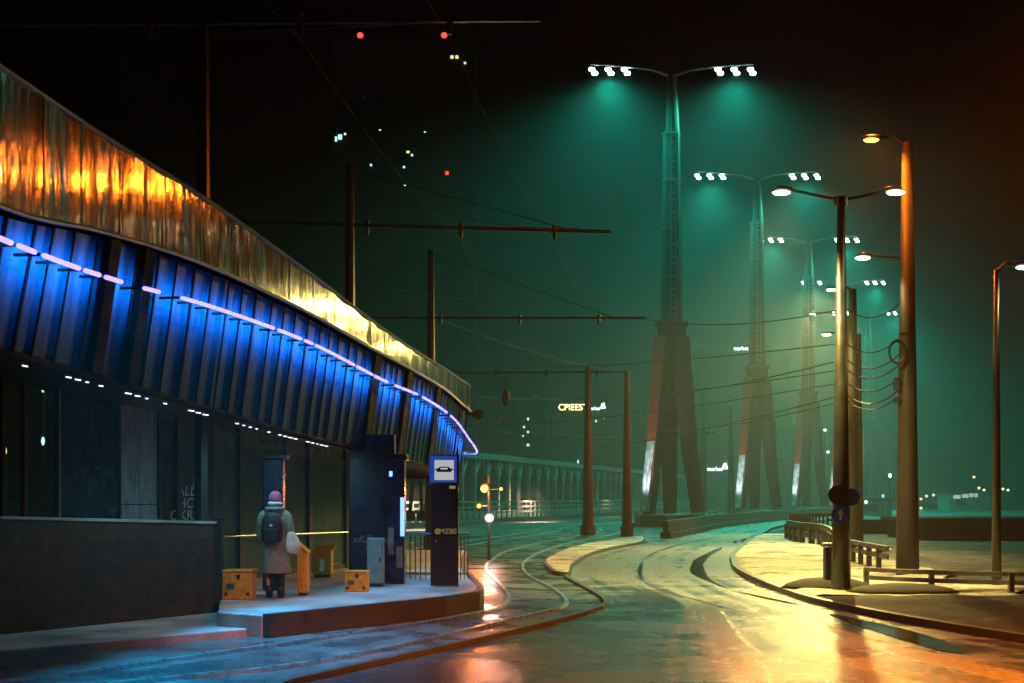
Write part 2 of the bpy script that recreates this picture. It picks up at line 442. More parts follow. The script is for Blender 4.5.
# wet tyre tracks in the slush
def strip(name, pts, w0, m, z):
    p = plan(pts, 10); n = len(p); mb = MB(); vs = []; fs = []
    a = []; b = []
    for i, q in enumerate(p):
        ww = w0 * (math.sin(math.pi * min(1, max(0, i / (n - 1)))) ** .5) * (.55 + .9 * mnoise.noise(Vector((q.y * .12, q.x * .3, 3.)))) / 2
        ww = max(ww, .004)
        t = p[min(i + 1, n - 1)] - p[max(i - 1, 0)]; t.normalize(); s_ = Vector((t.y, -t.x, 0)) * ww
        a.append(q - s_); b.append(q + s_)
    for q, r_ in zip(a, b): vs += [(q.x, q.y, z), (r_.x, r_.y, z)]
    for i in range(n - 1): fs.append((2 * i, 2 * i + 1, 2 * i + 3, 2 * i + 2))
    mb.add(vs, fs); return struct(mb.build(name, m))
def G(*l): return [tuple(gnd(x, y))[:2] for x, y in l]
strip('wet_tyre_track', G((728, 588), (704, 577), (697, 568), (702, 558), (722, 547)), .62, 'puddle', -.012)
strip('wet_tyre_track', G((800, 604), (770, 598), (738, 591)), .45, 'puddle', -.012)
strip('wet_tyre_track', G((735, 543), (760, 535), (790, 529)), .8, 'puddle', -.012)
strip('wet_tyre_track', G((740, 611), (700, 600), (655, 587), (640, 570), (655, 552), (700, 540), (770, 528)), .12, 'puddle', -.0122)
strip('wet_tyre_track', G((960, 652), (900, 632), (830, 613)), .8, 'puddle', -.0125)
strip('wet_tyre_track', G((850, 611), (790, 594), (752, 582), (733, 566), (738, 553), (760, 542)), .26, 'puddle', -.0118)

# snowy traffic island
isl = [(555, 570), (568, 571), (572, 562), (590, 552), (612, 546), (640, 541), (640, 536), (600, 541), (575, 546), (558, 552), (546, 560)]
pts = [tuple(gnd(x, y, .1))[:2] for x, y in isl]
pts = [tuple(q)[:2] for q in smooth_path([(a, b, 0) for a, b in pts + pts[:1]], 5)][:-1]
mb = MB(); mb.prism(pts, -.03, .1); struct(mb.build('traffic_island_snow', 'snow', bevel=.03))
mb = MB(); sweep(mb, [Vector((a, b, 0)) for a, b in pts + pts[:1]], .14, -.06, .085); struct(mb.build('kerb', 'kerb'))

# right verge: snow near the road, earth by the guard rail
def grid_patch(name, left, right, y0, y1, dy, nx, m, hf, z=0.):
    mb = MB(); vs = []; fs = []; n = int((y1 - y0) / dy) + 1
    for i in range(n):
        y = y0 + i * dy; a = left(y); b = right(y)
        for k in range(nx + 1):
            x = a + (b - a) * (k / nx) ** 1.3
            vs.append((x, y, z + hf(x, y, k / nx)))
    for i in range(n - 1):
        for k in range(nx):
            o = i * (nx + 1) + k; fs.append((o, o + 1, o + nx + 2, o + nx + 1))
    mb.add(vs, fs); return struct(mb.build(name, m, smooth=True))
def hf(x, y, t):
    return .06 + .05 * min(1, t * 10) * (1 + mnoise.noise(Vector((x * .5, y * .35, 0)))) + .03 * mnoise.noise(Vector((x * 2, y * 2, 5)))
rx = lambda y: by_y(Rp, y).x + .07
grid_patch('snow_verge', rx, lambda y: rx(y) + 4.6 + 1.2 * mnoise.noise(Vector((0, y * .4, 2))), 26.0, 70, .5, 22, 'snow', hf)
grid_patch('earth_verge', lambda y: rx(y) + 3., lambda y: rx(y) + 20, 26.0, 70, .5, 30, 'earth', lambda x, y, t: hf(x, y, 1.) - .05)
grid_patch('earth_verge', rx, lambda y: rx(y) + 24, 7.2, 26.0, .4, 40, 'earth', hf)
# dirt mound by the post
mb = MB(); vs = []
for (cx_, cy_, rr, hh) in ((6.35, 28.2, .95, .2), (7.5, 26.9, 1.1, .16)):
    mb.lathe([(rr, -.0), (rr * .85, hh * .45), (rr * .55, hh * .85), (rr * .2, hh), (.02, hh)], (cx_, cy_, .1), 18, 1, .6)
struct(mb.build('earth_mound', 'ground', smooth=True))

# ------------------------------------------------------------------ tram stop platform (setting)
pf = [(-4.13, 19.65), (-3.42, 19.15), (-2.27, 20.9), (-1.16, 22.6), (-.66, 23.9), (-.6, 24.6), (-.68, 26), (-1.1, 31), (-1.35, 37), (-1.45, 43), (-8.5, 43), (-8.5, 23.2), (-4.66, 22.4)]
mb = MB(); mb.prism(pf, -.05, .3); struct(mb.build('platform', 'platform', bevel=.02))
mb = MB(); sweep(mb, [Vector((a, b, 0)) for a, b in ((-3.36, 19.13), (-2.22, 20.84), (-1.11, 22.55), (-.61, 23.86), (-.55, 24.6), (-.62, 26), (-1.04, 31), (-1.29, 37), (-1.39, 43))], .12, -.05, .315)
struct(mb.build('kerb', 'darkstone'))
lo = [(-14, 9.3), (-9.5, 13.2), (-6.06, 16.6), (-3.7, 19.3), (-3.5, 19.4), (-4.13, 19.9), (-4.75, 22.6), (-14, 22.6)]
mb = MB(); mb.prism(lo, -.05, .1); struct(mb.build('pavement', 'platform', bevel=.02))

# dark low wall in front of the stop
wl = thing('low_wall', 'dark brown low wall with top painted pale as lit beside the tram stop', 'wall', (-6.7, 18.4, .1))
A = Vector((-14.5, 13.6, 0)); B = Vector((-6.73, 18.4, 0)); Cc = Vector((-4.66, 22.0, 0))
for a, b, n_ in ((A, B, 0), (B, Cc, 1)):
    d = (b - a).normalized(); nn = Vector((-d.y, d.x, 0)) * .18
    za, zb = (1.62, 1.62) if n_ == 0 else (1.62, 1.49)
    m1 = MB(); L = (b - a).length
    vs = [a, b, b + Vector((0, 0, zb)), a + Vector((0, 0, za)), a + nn, b + nn, b + nn + Vector((0, 0, zb)), a + nn + Vector((0, 0, za))]
    fcs = [(0, 1, 2, 3), (5, 4, 7, 6), (1, 5, 6, 2), (4, 0, 3, 7), (3, 2, 6, 7), (0, 4, 5, 1)]
    U = [0, L, L, 0, 0, L, L, 0]; V = [0, 0, zb, za, 0, 0, zb, za]
    m1.add(vs, fcs, [[(U[i], V[i]) for i in f] for f in fcs]); m1.build('wall_panel', 'plank', wl)
    m2 = MB(); e = d * .02
    t = [a - nn * .15, b - nn * .15, b + nn * 1.15, a + nn * 1.15]
    zz = [za, zb, zb, za]
    m2.add([p + Vector((0, 0, z + .003)) for p, z in zip(t, zz)] + [p + Vector((0, 0, z + .045)) for p, z in zip(t, zz)],
           [(3, 2, 1, 0), (4, 5, 6, 7), (0, 1, 5, 4), (1, 2, 6, 5), (2, 3, 7, 6), (3, 0, 4, 7)])
    m2.build('lit_coping', 'platform', wl)  # pale tone puts the light on the wall's top edge into colour
mb = MB(); mb.box((-4.62, 22.06, .9), (.13, .13, 1.3)).box((-4.62, 22.06, 1.36 + .22), (.17, .17, .05))
tag(mb.build('end_post', 'steel_dark', None, bevel=.01), 'dark square steel post standing at the end of the brown low wall', 'post')

# ------------------------------------------------------------------ canopy
ST = [(0, 13, 68, 205, 247, 340), (100, 15.5, 135, 230, 281, 368), (200, 18.3, 197, 262, 308, 398), (300, 22, 268, 308, 344, 428),
      (372, 26, 322, 348, 380, 447), (415, 30, 352, 371, 398, 458), (445, 34, 370, 389, 418, 466), (461, 37.5, 381, 403, 438, 472), (470, 40, 388, 412, 452, 476)]
rows = []
for x, Y, a, b, c, d in ST:
    X = (x - CX) / F * Y; z = [CZ + (HY - q) / F * Y for q in (a, b, c, d)]
    rows.append([X, Y] + z)
f0 = rows[0]; rows = [[-5.9, 3.] + f0[2:], [-5.1, 9.] + f0[2:]] + rows
l0 = rows[-1]; rows += [[l0[0] - .35, l0[1] + 1.1] + l0[2:], [l0[0] - 1.4, l0[1] + 1.7] + l0[2:], [l0[0] - 3.4, l0[1] + 1.9] + l0[2:]]
# dense interpolation
def cr(a, b, c, d, t): return .5 * (2 * b + (c - a) * t + (2 * a - 5 * b + 4 * c - d) * t * t + (3 * b - a - 3 * c + d) * t ** 3)
den = []
for i in range(len(rows) - 1):
    A0 = rows[max(i - 1, 0)]; B0 = rows[i]; C0 = rows[i + 1]; D0 = rows[min(i + 2, len(rows) - 1)]
    seg = math.hypot(C0[0] - B0[0], C0[1] - B0[1]); n = max(2, int(seg / .12))
    for k in range(n): den.append([cr(A0[j], B0[j], C0[j], D0[j], k / n) for j in range(6)])
den.append(rows[-1])
S = [0.]
for a, b in zip(den, den[1:]): S.append(S[-1] + math.hypot(b[0] - a[0], b[1] - a[1]))
def cdir(i):
    a = den[max(i - 1, 0)]; b = den[min(i + 1, len(den) - 1)]; d = Vector((b[0] - a[0], b[1] - a[1], 0)).normalized()
    return d, Vector((d.y, -d.x, 0))            # along, outwards (towards the tracks)
def at_s(s):
    j = min(range(len(S)), key=lambda k: abs(S[k] - s)); return j
can = thing('tram_stop_canopy', 'long curved tram stop canopy with stained mirror parapet and glowing blue fascia', 'canopy', (-5, 20, .3))
par = MB(); fa = MB()
pv, ff, pu = [], [], []; fv, fff, fu = [], [], []
NV = 6
for i, r_ in enumerate(den):
    d, o = cdir(i); P = Vector((r_[0], r_[1], 0))
    # slight sag / oil canning of the sheet panels
    for k in range(NV + 1):
        t = k / NV; z = r_[3] + (r_[2] - r_[3]) * t
        pv.append(P + Vector((0, 0, z)) + o * (.012 * math.sin(S[i] * 5.2)))
    for k in range(NV + 1):
        t = k / NV; z = r_[3] - .06 + (r_[5] - r_[3] + .06) * t
        ph = (S[i] / .55) % 1.0; rib = .035 if (ph < .12 or ph > .88) else 0.
        fv.append(P + Vector((0, 0, z)) + o * (-.10 - .24 * t + rib))
for i in range(len(den) - 1):
    for k in range(NV):
        a = i * (NV + 1) + k; q = (a, a + NV + 1, a + NV + 2, a + 1)
        ff.append(q); pu.append([(S[v // (NV + 1)], (pv[v].z)) for v in q])
        fff.append(q); fu.append([(S[v // (NV + 1)], (fv[v].z)) for v in q])
par.add(pv, ff, pu); po = par.build('mirror_parapet', 'mirror', can, smooth=True)
fa.add(fv, fff, fu); fo = fa.build('blue_fascia', 'fascia', can)
# parapet seams
for s in [k * 1.1 for k in range(int(S[-1] / 1.1))]:
    sm = MB(); j = at_s(s); d, o = cdir(j); r_ = den[j]; P = Vector((r_[0], r_[1], 0))
    sm.tube([P + Vector((0, 0, r_[3] + .01)) + o * .012, P + Vector((0, 0, r_[2])) + o * .012], .006, 6); sm.build('parapet_seam', 'steel_dark', can)
def along(off, zi, dz=0., s0=0., s1=1e9, step=1):
    out = []
    for i in range(0, len(den), step):
        if s0 <= S[i] <= s1:
            d, o = cdir(i); out.append(Vector((den[i][0], den[i][1], den[i][zi] + dz)) + o * off)
    return out
t_ = MB(); t_.tube(along(.03, 3, -.02, step=2), .028, 8); t_.build('rim_rail', 'steel', can)
t_ = MB(); t_.tube(along(.0, 2, .02, step=2), .035, 8); t_.build('top_trim', 'steel_dark', can)
for k in range(int((S[-1] - 3.) / .55)):
    s = .55 * k; j = at_s(s); d, o = cdir(j); r_ = den[j]; P = Vector((r_[0], r_[1], 0)); rb = MB(); hw = .016 + .012 * (k % 4 == 0)
    q = []
    for t in (0, .2, .4, .6, .8, 1.):
        z = r_[3] - .06 + (r_[5] - r_[3] + .06) * t; c_ = P + Vector((0, 0, z)) + o * (-.10 - .24 * t + .045)
        q += [c_ - d * hw, c_ + d * hw, c_ + d * hw - o * .08, c_ - d * hw - o * .08]
    rb.add(q, [(4 * i + a, 4 * i + (a + 1) % 4, 4 * i + 4 + (a + 1) % 4, 4 * i + 4 + a) for i in range(5) for a in range(4)] + [(0, 1, 2, 3), (23, 22, 21, 20)])
    rb.build('fascia_rib', 'matt', can)
# roof, underside and back
rf = MB(); vs = []; fs = []
Lst = along(-.02, 2, -.05, step=3); 
und = along(-.34, 5, 0, step=3)
for p, q in zip(Lst, und):
    bk = -5.0
    vs += [tuple(p), (p.x + bk, p.y + .5, p.z - .3), (q.x + bk + .6, q.y + .5, q.z + .75), tuple(q)]
n = len(Lst)
for i in range(n - 1):
    o = 4 * i
    for k in range(3): fs.append((o + k, o + k + 1, o + k + 5, o + k + 4))
rf.add(vs, fs); rf.build('roof', 'steel_dark', can)
lw = MB(); lw.tube(along(-.34, 5, -.02, step=2), .045, 8); lw.build('lower_trim', 'matt', can)
# led strip in short tubes, with a few bracket fins in front
def s_of_x(x):
    return S[min(range(len(den)), key=lambda k: abs(CX + F * den[k][0] / den[k][1] - x) if den[k][1] > 8 and S[k] < S[-1] - 3.5 else 1e9)]
fins = [s_of_x(x) for x in (117, 152, 380, 412, 440)]
s = .05
while s < S[-1] - 3.2:
    i = at_s(s); j = at_s(s + .50)
    if j > i and min(abs(s + .25 - f_) for f_ in fins) > .27:
        d, o = cdir(i); d2, o2 = cdir(j)
        a = Vector((den[i][0], den[i][1], den[i][4])) + o * .20; b = Vector((den[j][0], den[j][1], den[j][4])) + o2 * .20
        led = MB(); led.tube([a.lerp(b, .12), b], .026, 6); lo_ = led.build('led_tube', 'led', can)
        hold = MB(); hold.box(a.lerp(b, .01) - o * .14 + Vector((0, 0, .0)), (.03, .26, .03), math.atan2(d.y, d.x)); hold.build('led_bracket', 'steel_dark', lo_)
        al = bpy.data.lights.new('led_light', 'AREA'); al.shape = 'RECTANGLE'; al.size = .48; al.size_y = .05; al.energy = 7.; al.spread = R(125); al.color = (.0, .33, 1.)
        ao = bpy.data.objects.new('led_light', al); COL.objects.link(ao); ao.parent = can
        ao.location = (a + b) / 2 - o * .04 - can.location
        zax = o; xax = d; yax = zax.cross(xax); ao.rotation_euler = Matrix((xax, yax, zax)).transposed().to_euler()
    s += .55
for s in fins:
    j = at_s(s); d, o = cdir(j); r_ = den[j]; P = Vector((r_[0], r_[1], 0)); fn = MB(); hw = .13 if s < fins[2] - 1 else .26
    q = []
    for t in (0, .2, .4, .6, .8, 1.):
        z = r_[3] - .06 + (r_[5] - r_[3] + .06) * t; c_ = P + Vector((0, 0, z)) + o * (.0 - .24 * t)
        q += [c_ - d * hw, c_ + d * hw, c_ + d * hw - o * .14, c_ - d * hw - o * .14]
    fn.add(q, [(4 * i + a, 4 * i + (a + 1) % 4, 4 * i + 4 + (a + 1) % 4, 4 * i + 4 + a) for i in range(5) for a in range(4)] + [(0, 1, 2, 3), (23, 22, 21, 20)])
    fn.build('bracket_fin', 'matt', can)
for xx in (-200, 20, 100, 170, 230, 280, 320, 355, 390, 425):
    j = at_s(s_of_x(xx)) if xx > 0 else at_s(3.); d, o = cdir(j); P = Vector((den[j][0], den[j][1], den[j][4])) + o * .35
    light('SPOT', 'added_ground_light', P, (2300 if xx < 240 else 500), (.0, .50, 1.), .1, can, aim=P + o * .7 + Vector((0, 0, -3)), cone=58, blend=.9)  # added spots with no lamp of their own, tint the track paving blue
# small ceiling leds along the underside
s = s_of_x(2); random.seed(5)
while s < s_of_x(352):
    x = CX + F * den[at_s(s)][0] / den[at_s(s)][1]
    if random.random() < .62:
        j = at_s(s); d, o = cdir(j); P = Vector((den[j][0], den[j][1], den[j][5])) - o * .42 + Vector((0, 0, -.085))
        dl = MB(); dl.box(P, (.05 + .12 * random.random(), .02, .012), math.atan2(d.y, d.x)); dl.build('underside_led', 'dots', can)
    s += .26
for k, xx in enumerate((20, 120, 190, 250, 300, 340)):
    j = at_s(s_of_x(xx)); d, o = cdir(j); P = Vector((den[j][0], den[j][1], den[j][5])) - o * .42 + Vector((0, 0, -.2))
    light('SPOT', 'underside_fill_light', P, (8, 14, 40, 60, 60, 40)[k], (.35, .9, 1.), .2, can, aim=P + Vector((-.6, 1.2, -3)), cone=150, blend=.8)  # added soft spots with no fitting, brighten the platform and shelter
# loudspeaker at the far end of canopy
hp = at(466, 414, 38.5); mb = MB()
mb.tube([hp, hp + Vector((.22, -.3, -.02)), hp + Vector((.36, -.5, -.04))], [.05, .07, .15], 14)
tag(mb.build('horn_loudspeaker', 'steel_dark', None, smooth=True), 'small grey horn loudspeaker on the far end of the canopy', 'loudspeaker')

# canopy columns
def column_at(x, ybase_Y, w_, d_, ztop, name, m, label, cat, zb=.3):
    X = (x - CX) / F * ybase_Y; t = thing(name, label, cat, (X, ybase_Y, zb)); return t, X
WL = lambda Y: -3.82 - .33 * (32 - Y)
# big dark column
t, X = column_at(371.5, 26.4, 0, 0, 0, 'canopy_column', 'navy', 'broad dark blue column with faint scribbles beside the ticket machine', 'column')
mb = MB(); mb.box((X, 26.4 + .2, 1.7), (.86, .4, 2.8)); mb.build('column_shaft', 'navy', t, bevel=.02)
mb = MB(); mb.box((X, 26.4 + .2, .34), (.94, .48, .09)); mb.build('base_plate', 'steel_dark', t)
text('scribble', 'xKZ uat', (X - .04, 26.395, 1.12), .2, 'teal', t, .001, shear=.4); text('scribble', 'wAr re', (X + .1, 26.395, .98), .16, 'teal', t, .001, shear=.3)
# navy pillar left of the person
t, X = column_at(272.5, 24.1, 0, 0, 0, 'navy_pillar', 'navy', 'slim navy pillar directly left of the standing person', 'pillar')
mb = MB(); mb.box((X, 24.25, 1.44), (.35, .3, 2.28)); mb.build('pillar_body', 'navy', t, bevel=.03)
mb = MB(); mb.box((X + .02, 24.25, 2.61), (.46, .34, .07)); mb.build('cap', 'black', t, bevel=.01)

# ------------------------------------------------------------------ shelter wall: glass panels in frames
sh = thing('glass_shelter', 'tall misted glass screen wall at the back of the platform', 'shelter', (WL(26), 26, .3))
def wp(Y, z=0.): return Vector((WL(Y), Y, z))
def yx(x):      # distance on the wall line for a picture column
    k = (x - CX) / F; return (-3.82 - .33 * 32) / (k - .33)
wd = (wp(30) - wp(20)).normalized(); wr = math.atan2(wd.y, wd.x); wn = Vector((wd.y, -wd.x, 0))
def panel(x0, x1, z0, z1, m, name='glass_pane', th=.02, parent=sh, off=0.):
    a = wp(yx(x0)); b = wp(yx(x1)); c = (a + b) / 2 + wn * off; mb = MB()
    mb.box((c.x, c.y, (z0 + z1) / 2), ((b - a).length, th, z1 - z0), wr); return mb.build(name, m, parent)
posts = [(158, .12), (177, .16), (212, .17), (240, .2), (286, .2), (309, .2), (322, .0), (346, .2)]
for x, w_ in posts:
    if w_:
        p = wp(yx(x)); mb = MB(); mb.box((p.x, p.y, 2.15), (w_ * 1.0, .12, 3.7), wr); mb.build('post', 'steel_dark', sh, bevel=.01)
tops = [(160, 177, 418), (177, 212, 427), (212, 240, 434), (240, 286, 446), (286, 309, 455), (309, 346, 462)]
tops = [(a_, b_, CZ + (HY - c_) / F * yx((a_ + b_) / 2)) for a_, b_, c_ in tops]
for x0, x1, zt in tops:
    panel(x0 + .8, x1 - .8, .42, zt - .05, 'glass2' if x0 == 160 else 'glass')
    panel(x0 + .8, x1 - .8, zt - .04, zt + .05, 'steel_dark', 'transom', .07)
    panel(x0 + .8, x1 - .8, zt + .06, 3.95, 'glass2', 'upper_pane')
    panel(x0 + .8, x1 - .8, .30, .40, 'steel_dark', 'bottom_rail', .07)
p0 = wp(yx(213), 1.17) + wn * .12; p1 = wp(yx(345), 1.12) + wn * .12
mb = MB(); mb.tube([p0, p1], .018, 8); mb.build('leaning_rail', 'steel', sh)
# graffiti
gp = wp(yx(192)) + wn * .03
for k, (tx, z, s_) in enumerate((('ALLAK', 2.02, .26), ('HCDA', 1.80, .26), ('OKRAWL', 1.58, .26), ('CHO-ON', 1.36, .26))):
    text('scratched_word', tx, (gp.x, gp.y, z), s_, 'graf', sh, .001, rz=wr, shear=.1, sx=1.45)
mb = MB(); mb.tube([gp + Vector((-.25, -.02, 2.06)), gp + Vector((.2, .02, 2.07))], .006, 5).tube([gp + Vector((0, 0, 2.07)), gp + Vector((.01, 0, 2.28))], .006, 5)
mb.build('scratched_line', 'graf', sh)

# advertising case & frosted panel left
ad = thing('poster_case', 'wide dark glass poster case behind the left end of the low wall', 'poster case', (WL(22.9), 22.9, .1))
panel(59, 116.5, .5, 4.0, 'glass2', 'glass_front', .05, ad); panel(56.5, 58.5, .1, 4.05, 'steel', 'frame', .09, ad); panel(117, 119, .1, 4.05, 'steel_dark', 'frame', .09, ad)
for k in range(9):      # torn bills behind the glass
    xx = 62 + random.random() * 50; zz = .9 + random.random() * 1.5; p = wp(yx(xx)) + wn * (.03 + .0006 * k)
    mb = MB(); mb.box((p.x, p.y, zz), (.1 + random.random() * .4, .001, .05 + random.random() * .3), wr); mb.build('torn_bill', 'bill', ad)
fp = thing('frosted_panel', 'pale streaked frosted panel between poster case and glass screen', 'panel', (WL(24.3), 24.3, .1))
panel(119.5, 138, .1, 4., 'poster', 'pane', .04, fp); panel(138.6, 157, .1, 4., 'poster', 'pane', .04, fp)
panel(119.5, 157, 1.78, 1.80, 'steel_dark', 'seam', .05, fp)
for x, w_, m_ in ((24, .05, 'rust'), (2, .05, 'steel_dark')):
    p = wp(yx(x)); t = thing('shelter_post', 'slender reddish brown post left of the poster case' if x == 24 else 'slender dark post at the left edge under the canopy', 'post', (p.x, p.y, .1))
    mb = MB(); mb.box((p.x, p.y, 1.9), (w_ * 1.6, .08, 3.6), wr); mb.build('shaft', m_, t)
    mb = MB(); mb.box((p.x, p.y, .13), (.2, .2, .05), wr); mb.build('foot', 'steel_dark', t)

# ------------------------------------------------------------------ platform furniture
def grit(x0, x1, y0, y1, label, slope=.0, dz=.3):
    Y = (CZ - dz) * F / (y1 - HY); c = at((x0 + x1) / 2, y1, Y); w_ = (x1 - x0) / F * Y; h = (y1 - y0) / F * Y
    t = thing('grit_box', label, 'grit box', (c.x, Y, dz), 'yellow grit boxes on the platform')
    mb = MB(); mb.box((c.x, Y + .2, dz + h * .46), (w_, .4, h * .92)); mb.build('body', 'yellow', t, bevel=.015)
    mb = MB(); mb.box((c.x, Y + .2, dz + h * .965), (w_ * 1.04, .43, h * .07)); mb.build('lid', 'yellow', t, bevel=.01)
    mb = MB(); mb.tube([(c.x + .02, Y - .004, dz + h * .78), (c.x + .02, Y + .02, dz + h * .78)], .035, 12).box((c.x + .02, Y - .006, dz + h * .72), (.03, .012, .05)); mb.build('lock', 'black', t)
    for s_ in (-1, 1):
        mb = MB(); mb.box((c.x + s_ * w_ * .36, Y - .004, dz + h * .2), (.05, .012, .05)); mb.build('corner_rivet', 'steel_dark', t)
    mb = MB(); mb.box((c.x - w_ * .22, Y - .003, dz + h * .45), (w_ * .28, .006, h * .2)); mb.build('faded_sticker', 'bill', t)
    mb = MB(); mb.box((c.x, Y + .2, dz + .02), (w_ * .9, .36, .04)); mb.build('skid', 'black', t)
    return t
grit(222, 252, 570, 600, 'square yellow grit box standing by the end of the low wall')
grit(344.5, 367, 571, 592, 'smaller yellow grit box in front of the broad blue column')
def slant(x0, x1, ytop, yb, label, Y, depth=.35):
    c = at((x0 + x1) / 2, yb, Y); w_ = (x1 - x0) / F * Y; h = (yb - ytop) / F * Y; z = c.z
    t = thing('yellow_bin', label, 'bin', (c.x, Y, z), 'yellow bins with slanted lids')
    mb = MB(); x = c.x - w_ / 2
    mb.extr([(0, .04), (w_, .04), (w_, h * .8), (0, h * .97)] if w_ < .3 else [(0, .04), (w_, .04), (w_, h * .97), (0, h * .75)], (x, Y, z), (1, 0, 0), (0, 0, 1), (0, 1, 0), depth); mb.build('body', 'yellow', t, bevel=.01)
    mb = MB()
    if w_ < .3: mb.extr([(-.02, h), (w_ + .02, h * .8), (w_ + .02, h * .83), (-.02, h * 1.03)], (x, Y - .02, z), (1, 0, 0), (0, 0, 1), (0, 1, 0), depth + .04)
    else: mb.add([(x - .03, Y - .05, z + h * .8), (x + w_ - .02, Y - .05, z + h * .8), (x + w_ + .05, Y + depth, z + h * 1.12), (x + .08, Y + depth, z + h * 1.12), (x - .03, Y - .05, z + h * .77), (x + w_ - .02, Y - .05, z + h * .77), (x + w_ + .05, Y + depth, z + h * 1.09), (x + .08, Y + depth, z + h * 1.09)], [(0, 1, 2, 3), (7, 6, 5, 4), (0, 4, 5, 1), (1, 5, 6, 2), (2, 6, 7, 3), (3, 7, 4, 0)])
    mb.build('slanted_lid', 'yellow', t)
    mb = MB(); mb.box((c.x, Y + depth / 2, z + .02), (w_ * .8, depth * .8, .04)); mb.build('foot', 'black', t)
    if w_ > .3:
        mb = MB(); mb.box((c.x + .01, Y - .006, z + h * .42), (.09, .01, .24)); mb.build('slot', 'white', t)
    return t
slant(297, 306.5, 543, 595.5, 'tall narrow yellow bin with slanted top just right of the person', 22.9)
slant(312, 331, 549, 577, 'broad yellow bin with bright slanted lid against the glass screen', 28.2)
# teal cabinet
Y = 25.2; c = at(375, 587, Y); t = thing('electrical_cabinet', 'teal grey electrical cabinet in front of the broad blue column', 'cabinet', (c.x, Y, .3))
mb = MB(); mb.box((c.x, Y + .15, .3 + .06 + .41), (.29, .3, .82)); mb.build('body', 'teal', t, bevel=.012)
mb = MB(); mb.box((c.x, Y - .003, .78), (.25, .012, .74)); mb.build('door', 'teal', t, bevel=.004)
mb = MB(); mb.box((c.x + .09, Y - .02, .8), (.02, .03, .09)); mb.build('handle', 'black', t)
mb = MB(); mb.box((c.x, Y + .15, .33), (.27, .28, .06)); mb.build('plinth', 'black', t)
# ticket machine
Y = 26.0; c = at(396, 584, Y); t = thing('ticket_machine', 'tall navy ticket machine with narrow glowing blue white screens', 'ticket machine', (c.x, Y, .3))
mb = MB(); mb.box((c.x - .02, Y + .3, .3 + 1.15), (.34, .5, 2.3)); mb.build('body', 'navy', t, bevel=.02)
mb = MB(); mb.box((c.x + .115, Y + .035, 1.55), (.075, .02, .72)); mb.build('screen', 'screen', t)
mb = MB(); mb.box((c.x - .1, Y + .035, 2.35), (.06, .02, .1)); mb.build('status_screen', 'screen', t)
mb = MB(); mb.box((c.x - .1, Y + .037, 1.1), (.11, .02, .5)).box((c.x + .06, Y + .037, .8), (.12, .02, .4)); mb.build('payment_panel', 'steel', t)
mb = MB(); mb.box((c.x - .02, Y + .28, 2.66), (.44, .62, .12)); mb.build('hood', 'black', t, bevel=.02)
# totem with sign
Y = 25.2; c = at(443.5, 587, Y); X = c.x; t = thing('stop_totem', 'dark upright stop totem carrying a blue and white tram sign', 'stop sign', (X, Y, .3))
mb = MB(); mb.box((X, Y + .12, .3 + .95), (.47, .22, 1.86)); mb.build('body', 'black', t, bevel=.015)
mb = MB(); mb.box((X + .25, Y + .12, .3 + 1.25), (.03, .16, 2.5)); mb.build('side_post', 'steel_dark', t)
sz = CZ + (HY - 470) / F * Y
mb = MB(); mb.box((X + .01, Y + .1, sz), (.54, .10, .55)); sg = mb.build('sign_box', 'blue_sign', t, bevel=.015)
M['blue_lit'] = emit('backlit blue sign', (.02, .09, .5), .55)
mb = MB(); mb.box((X + .01, Y + .046, sz), (.50, .008, .51)); mb.build('sign_border', 'blue_lit', sg)
mb = MB(); mb.box((X + .01, Y + .040, sz), (.35, .008, .36)); mb.build('sign_field', 'signlit', sg)
mb = MB(); o3 = (X + .01, Y + .030, sz)
mb.extr([(-.13, -.035), (.13, -.035), (.15, .02), (.11, .03), (.08, .06), (-.08, .06), (-.11, .03), (-.15, .02)], o3, (1, 0, 0), (0, 0, 1), (0, 1, 0), .005)
mb.tube([(X - .12, Y + .032, sz + .03), (X - .17, Y + .032, sz + .0)], .008, 6).tube([(X + .14, Y + .032, sz + .03), (X + .19, Y + .032, sz + .0)], .008, 6)
mb.build('tram_symbol', 'black', sg)
mb = MB(); mb.box((X + .01, Y + .026, sz + .025), (.13, .005, .03)); mb.build('tram_symbol_window', 'signlit', sg)
M['yel_lit'] = emit('glowing yellow print', (.6, .5, .08), .35)  # printed letters given a weak glow of their own
mb = MB(); mb.box((X + .16, Y + .0, sz - .31), (.11, .01, .055)); mb.build('yellow_label', 'yel_lit', t)
text('stop_letters', 'MZBE', (X + .08, Y + .005, CZ + (HY - 531.5) / F * Y), .13, 'yel_lit', t, .002)
mb = MB(); q = at(437.5, 531.5, Y)
mb.tube([q + Vector((.045 * math.cos(a * .5236), 0, .045 * math.sin(a * .5236))) for a in range(13)], .008, 5).box(q, (.03, .01, .06)); mb.build('round_emblem', 'yel_lit', t)
mb = MB(); q = at(436, 541, Y); mb.box(q, (.02, .02, .02)); mb.build('indicator_lamp', 'signlit', t)
# railings
def railing(x0, x1, Y0, Y1, label, n):
    a = at(x0, 0, Y0); b = at(x1, 0, Y1); t = thing('railing', label, 'railing', (a.x, a.y, .3), 'low railings behind the stop sign')
    for z in (.42, 1.2): mb = MB(); mb.tube([(a.x, a.y, z), (b.x, b.y, z)], .022, 8); mb.build('rail', 'steel', t)
    for k in range(n):
        q = a.lerp(b, k / (n - 1)); mb = MB(); mb.tube([(q.x, q.y, .3), (q.x, q.y, 1.2)], .014, 6); mb.build('baluster', 'steel', t)
railing(405, 431, 27.5, 27.5, 'pale tubular railing between ticket machine and stop totem', 6)
railing(457, 468, 27.5, 27.8, 'short pale railing to the right of the stop totem', 4)

